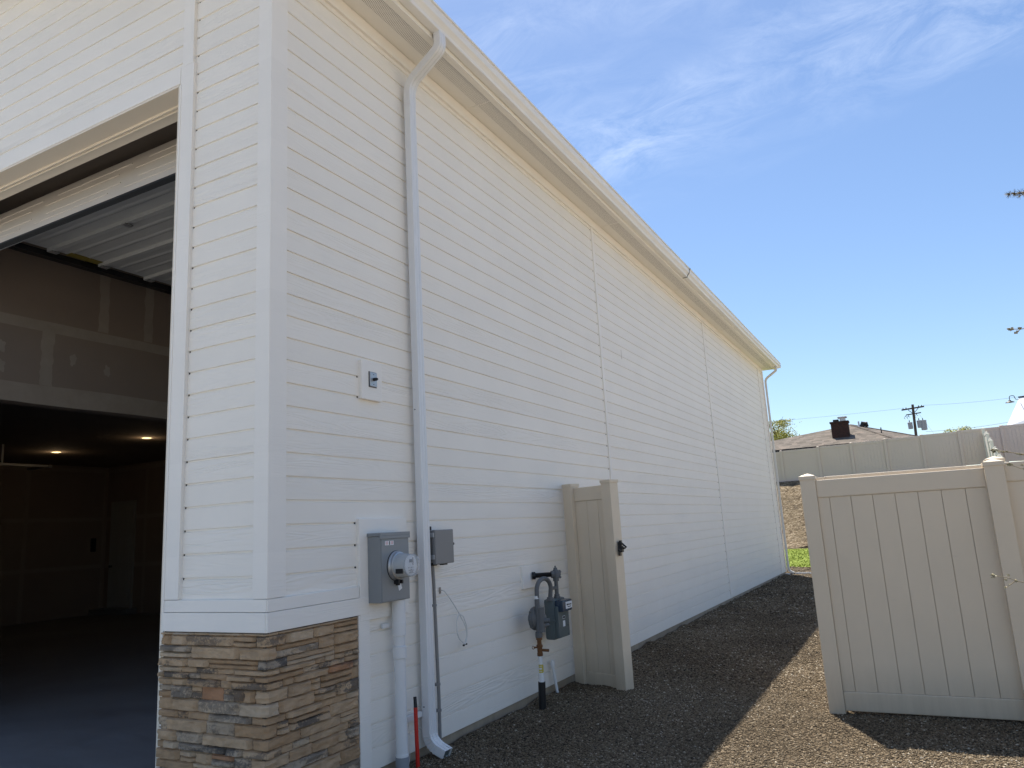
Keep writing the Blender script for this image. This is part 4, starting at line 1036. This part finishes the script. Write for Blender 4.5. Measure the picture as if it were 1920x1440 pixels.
for (x, z, r, h) in ((3.83, 8.72, .20, .56), (4.62, 8.75, .22, .62), (4.93, 8.50, .25, .85)):
    tr_ = build('transformer', MB().lathe((x, 74.85, z), (0, 0, 1), [(0, r * .8), (.03, r), (h - .05, r), (h, r * 1.06), (h + .04, r * 1.06), (h + .08, r * .5)], 18), 'transformer', UP, True)
    build('bushing', MB().lathe((x - .03, 74.85, z + h + .05), (0, 0, 1), [(0, .05), (.06, .03), (.1, .05), (.16, .03), (.24, .02)], 8), 'dark_metal', tr_)
def wire(pts, r): 
    a, b = Vector(pts[0]), Vector(pts[1]); sag = pts[2]; P = [a.lerp(b, t / 16) - Vector((0, 0, sag * 4 * (t / 16) * (1 - t / 16))) for t in range(17)]
    return MB().tube(P, r, 5)
tag(build('power_line', wire([(-30, 75, 11.9), (3.35, 75, 10.72), .30], .009), 'conduit'), 'thin power line running left from the pole across the sky', 'power line', 'power lines')
tag(build('power_line', wire([(5.15, 75, 10.80), (20, 74, 11.2), .45], .009), 'conduit'), 'thin power line running right from the pole top', 'power line', 'power lines')
tag(build('power_line', wire([(4.7, 75, 10.0), (5.8, 74, 7.6), .0], .006), 'conduit'), 'slanting guy wire dropping right from the pole', 'guy wire')
tag(build('power_line', wire([(5.0, 75, 8.35), (16, 72, 8.9), .35], .012), 'conduit'), 'low service line running right from the transformers', 'power line', 'power lines')

BN = thing('white_barn', 'white building with a steep slanted edge beyond the fence at the right', 'building', (12, 55, 3.5))
P0 = [(8.3, 55, 4.2), (9.30, 55.6, 6.45), (10.62, 58.0, 8.60), (16.5, 58.2, 8.9), (20.5, 55, 4.2)]
mb = MB(); n = len(P0); mb.add(P0 + [(x + 7, y + 6, z) for x, y, z in P0], [tuple(range(n)), tuple(reversed(range(n, 2 * n)))] + [(i, i + n, (i + 1) % n + n, (i + 1) % n) for i in range(n)])
build('wall', mb, 'barn_white', BN)
mb = MB(); mb.tube([(10.55, 58, 8.62), (16.5, 58.2, 8.93)], .05, 6); build('ridge_trim', mb, 'dark_metal', BN)
BL = thing('barn_lamp', 'black gooseneck lamp projecting from the white building', 'lamp', (9.7, 54.9, 8.1))
arm = smoothpath([(9.70, 54.9, 8.12), (9.72, 54.9, 8.42), (9.98, 54.9, 8.40), (10.10, 55.5, 8.22), (10.50, 57.6, 8.42)], 8)
build('arm', MB().tube(arm, .022, 8), 'black', BL, True)
build('lamp_shade', MB().lathe((9.70, 54.9, 8.15), (0, 0, -1), [(0, .03), (.03, .07), (.08, .09), (.12, .20), (.17, .27), (.175, .27), (.16, .24)], 24), 'black', BL, True)

# ------------------------------------------------------------------ conifer at the right, mostly out of frame
def conifer():
    random.seed(11); c = Vector((5.35, 2.55, -.1))
    T = thing('young_conifer', 'young conifer with budding twigs reaching in at the right edge', 'tree', c)
    tr_ = MB(); tr_.tube([c + Vector((0, 0, -.2)), c + Vector((.02, .01, 1.5)), c + Vector((-.02, .02, 3.4)), c + Vector((0, 0, 5.2))], [.075, .06, .035, .01], 10); trunk = build('trunk', tr_, 'bark', T, True)
    br = MB(); nd_ = MB(); bd = MB()
    def needles(p, d, L, n, mb_, tone):
        for i in range(n):
            q = p; v = Vector([random.gauss(0, 1) for _ in range(3)]).normalized(); v = (v * .9 + d * .6).normalized() * L * random.uniform(.6, 1.1)
            s_ = v.orthogonal().normalized() * .0012
            s_ = s_ * 1.6; mb_.add([q - s_, q + s_, q + v + s_ * .4, q + v - s_ * .4], [(0, 1, 2, 3)], min(1, max(0, random.gauss(tone, .2))))
    def bud(p, r, tone):
        o = []
        for i in range(5):
            v = Vector([random.gauss(0, 1) for _ in range(3)]).normalized() * r * random.uniform(.7, 1.3); o.append(v)
        for i in range(7):
            a = random.random() * 6.28; v = Vector((math.cos(a), math.sin(a), random.uniform(-.5, .8))).normalized() * r; w_ = v.orthogonal().normalized() * r * .5; u2 = v.cross(w_).normalized() * r * .5
            bd.add([p, p + v * .6 + w_, p + v * 1.2, p + v * .6 - w_], [(0, 1, 2, 3)], min(1, max(0, random.gauss(tone, .2))))
            bd.add([p, p + v * .6 + u2, p + v * 1.2, p + v * .6 - u2], [(0, 1, 2, 3)], min(1, max(0, random.gauss(tone, .2))))
    def limb(a, b, r0, style, dens=1.):
        a, b = Vector(a), Vector(b); L = (b - a).length; n = max(4, int(L / .06)); d = (b - a).normalized(); P = []
        for i in range(n + 1):
            t_ = i / n; P.append(a.lerp(b, t_) + Vector((0, 0, -.05 * math.sin(t_ * 3.14) * L)) + Vector([random.gauss(0, .006) if 0 < i < n else 0 for _ in range(3)]))
        br.tube(P, [max(.0022, r0 * (1 - .85 * i / n)) for i in range(n + 1)], 6)
        for i in range(n // 4, n + 1):
            p = P[i]
            if style == 'needle': needles(p, d, .035, int(16 * dens), nd_, .5); needles((p + P[i - 1]) / 2, d, .035, int(14 * dens), nd_, .5)
            else:
                for _ in range(2):
                    off = Vector([random.gauss(0, .010) for _ in range(3)]); bud(p + off, .011, .5)
                if i == n: bud(p, .017, .8); bud(p + d * .01, .014, .8)
            if i < n and random.random() < .45 * dens:
                v = (d + Vector([random.gauss(0, .9) for _ in range(3)])).normalized() * random.uniform(.03, .11)
                br.tube([p, p + v], [.003, .0015], 5)
                if style == 'needle': needles(p + v, v.normalized(), .03, 18, nd_, .6); needles(p + v * .5, v.normalized(), .03, 12, nd_, .6)
                else: bud(p + v, .012, .7); bud(p + v * .6, .010, .5)
    # limbs that reach into view
    limb(c + Vector((0, 0, 3.75)), (4.340, 2.60, 3.655), .02, 'needle', 3.2)
    limb(c + Vector((0, 0, 2.95)), (4.200, 2.60, 2.708), .014, 'bud', .5)
    limb(c + Vector((0, 0, 1.80)), (3.985, 2.62, 1.905), .016, 'bud', 1.)
    limb(c + Vector((0, 0, 1.72)), (4.06, 2.62, 1.80), .013, 'bud', .9)
    limb(c + Vector((0, 0, 1.02)), (3.858, 2.60, 1.088), .013, 'bud', .8)
    # the rest of the tree, away from the frame
    for i in range(110):
        z = .5 + 4.6 * i / 110; a = random.uniform(-3.14, 3.14); L = (1.0 - z / 5.7) * 1.15 + .15
        if math.cos(a) < .1: L = min(L, .62)
        limb(c + Vector((0, 0, z)), c + Vector((math.cos(a) * L, math.sin(a) * L, z + .1)), .012, 'needle' if z > 2.4 else 'bud', .6)
    build('branch', br, 'twig', T); build('needle_foliage', nd_, 'needle', T, False, True); build('bud', bd, 'bud', T, False, True)
conifer()
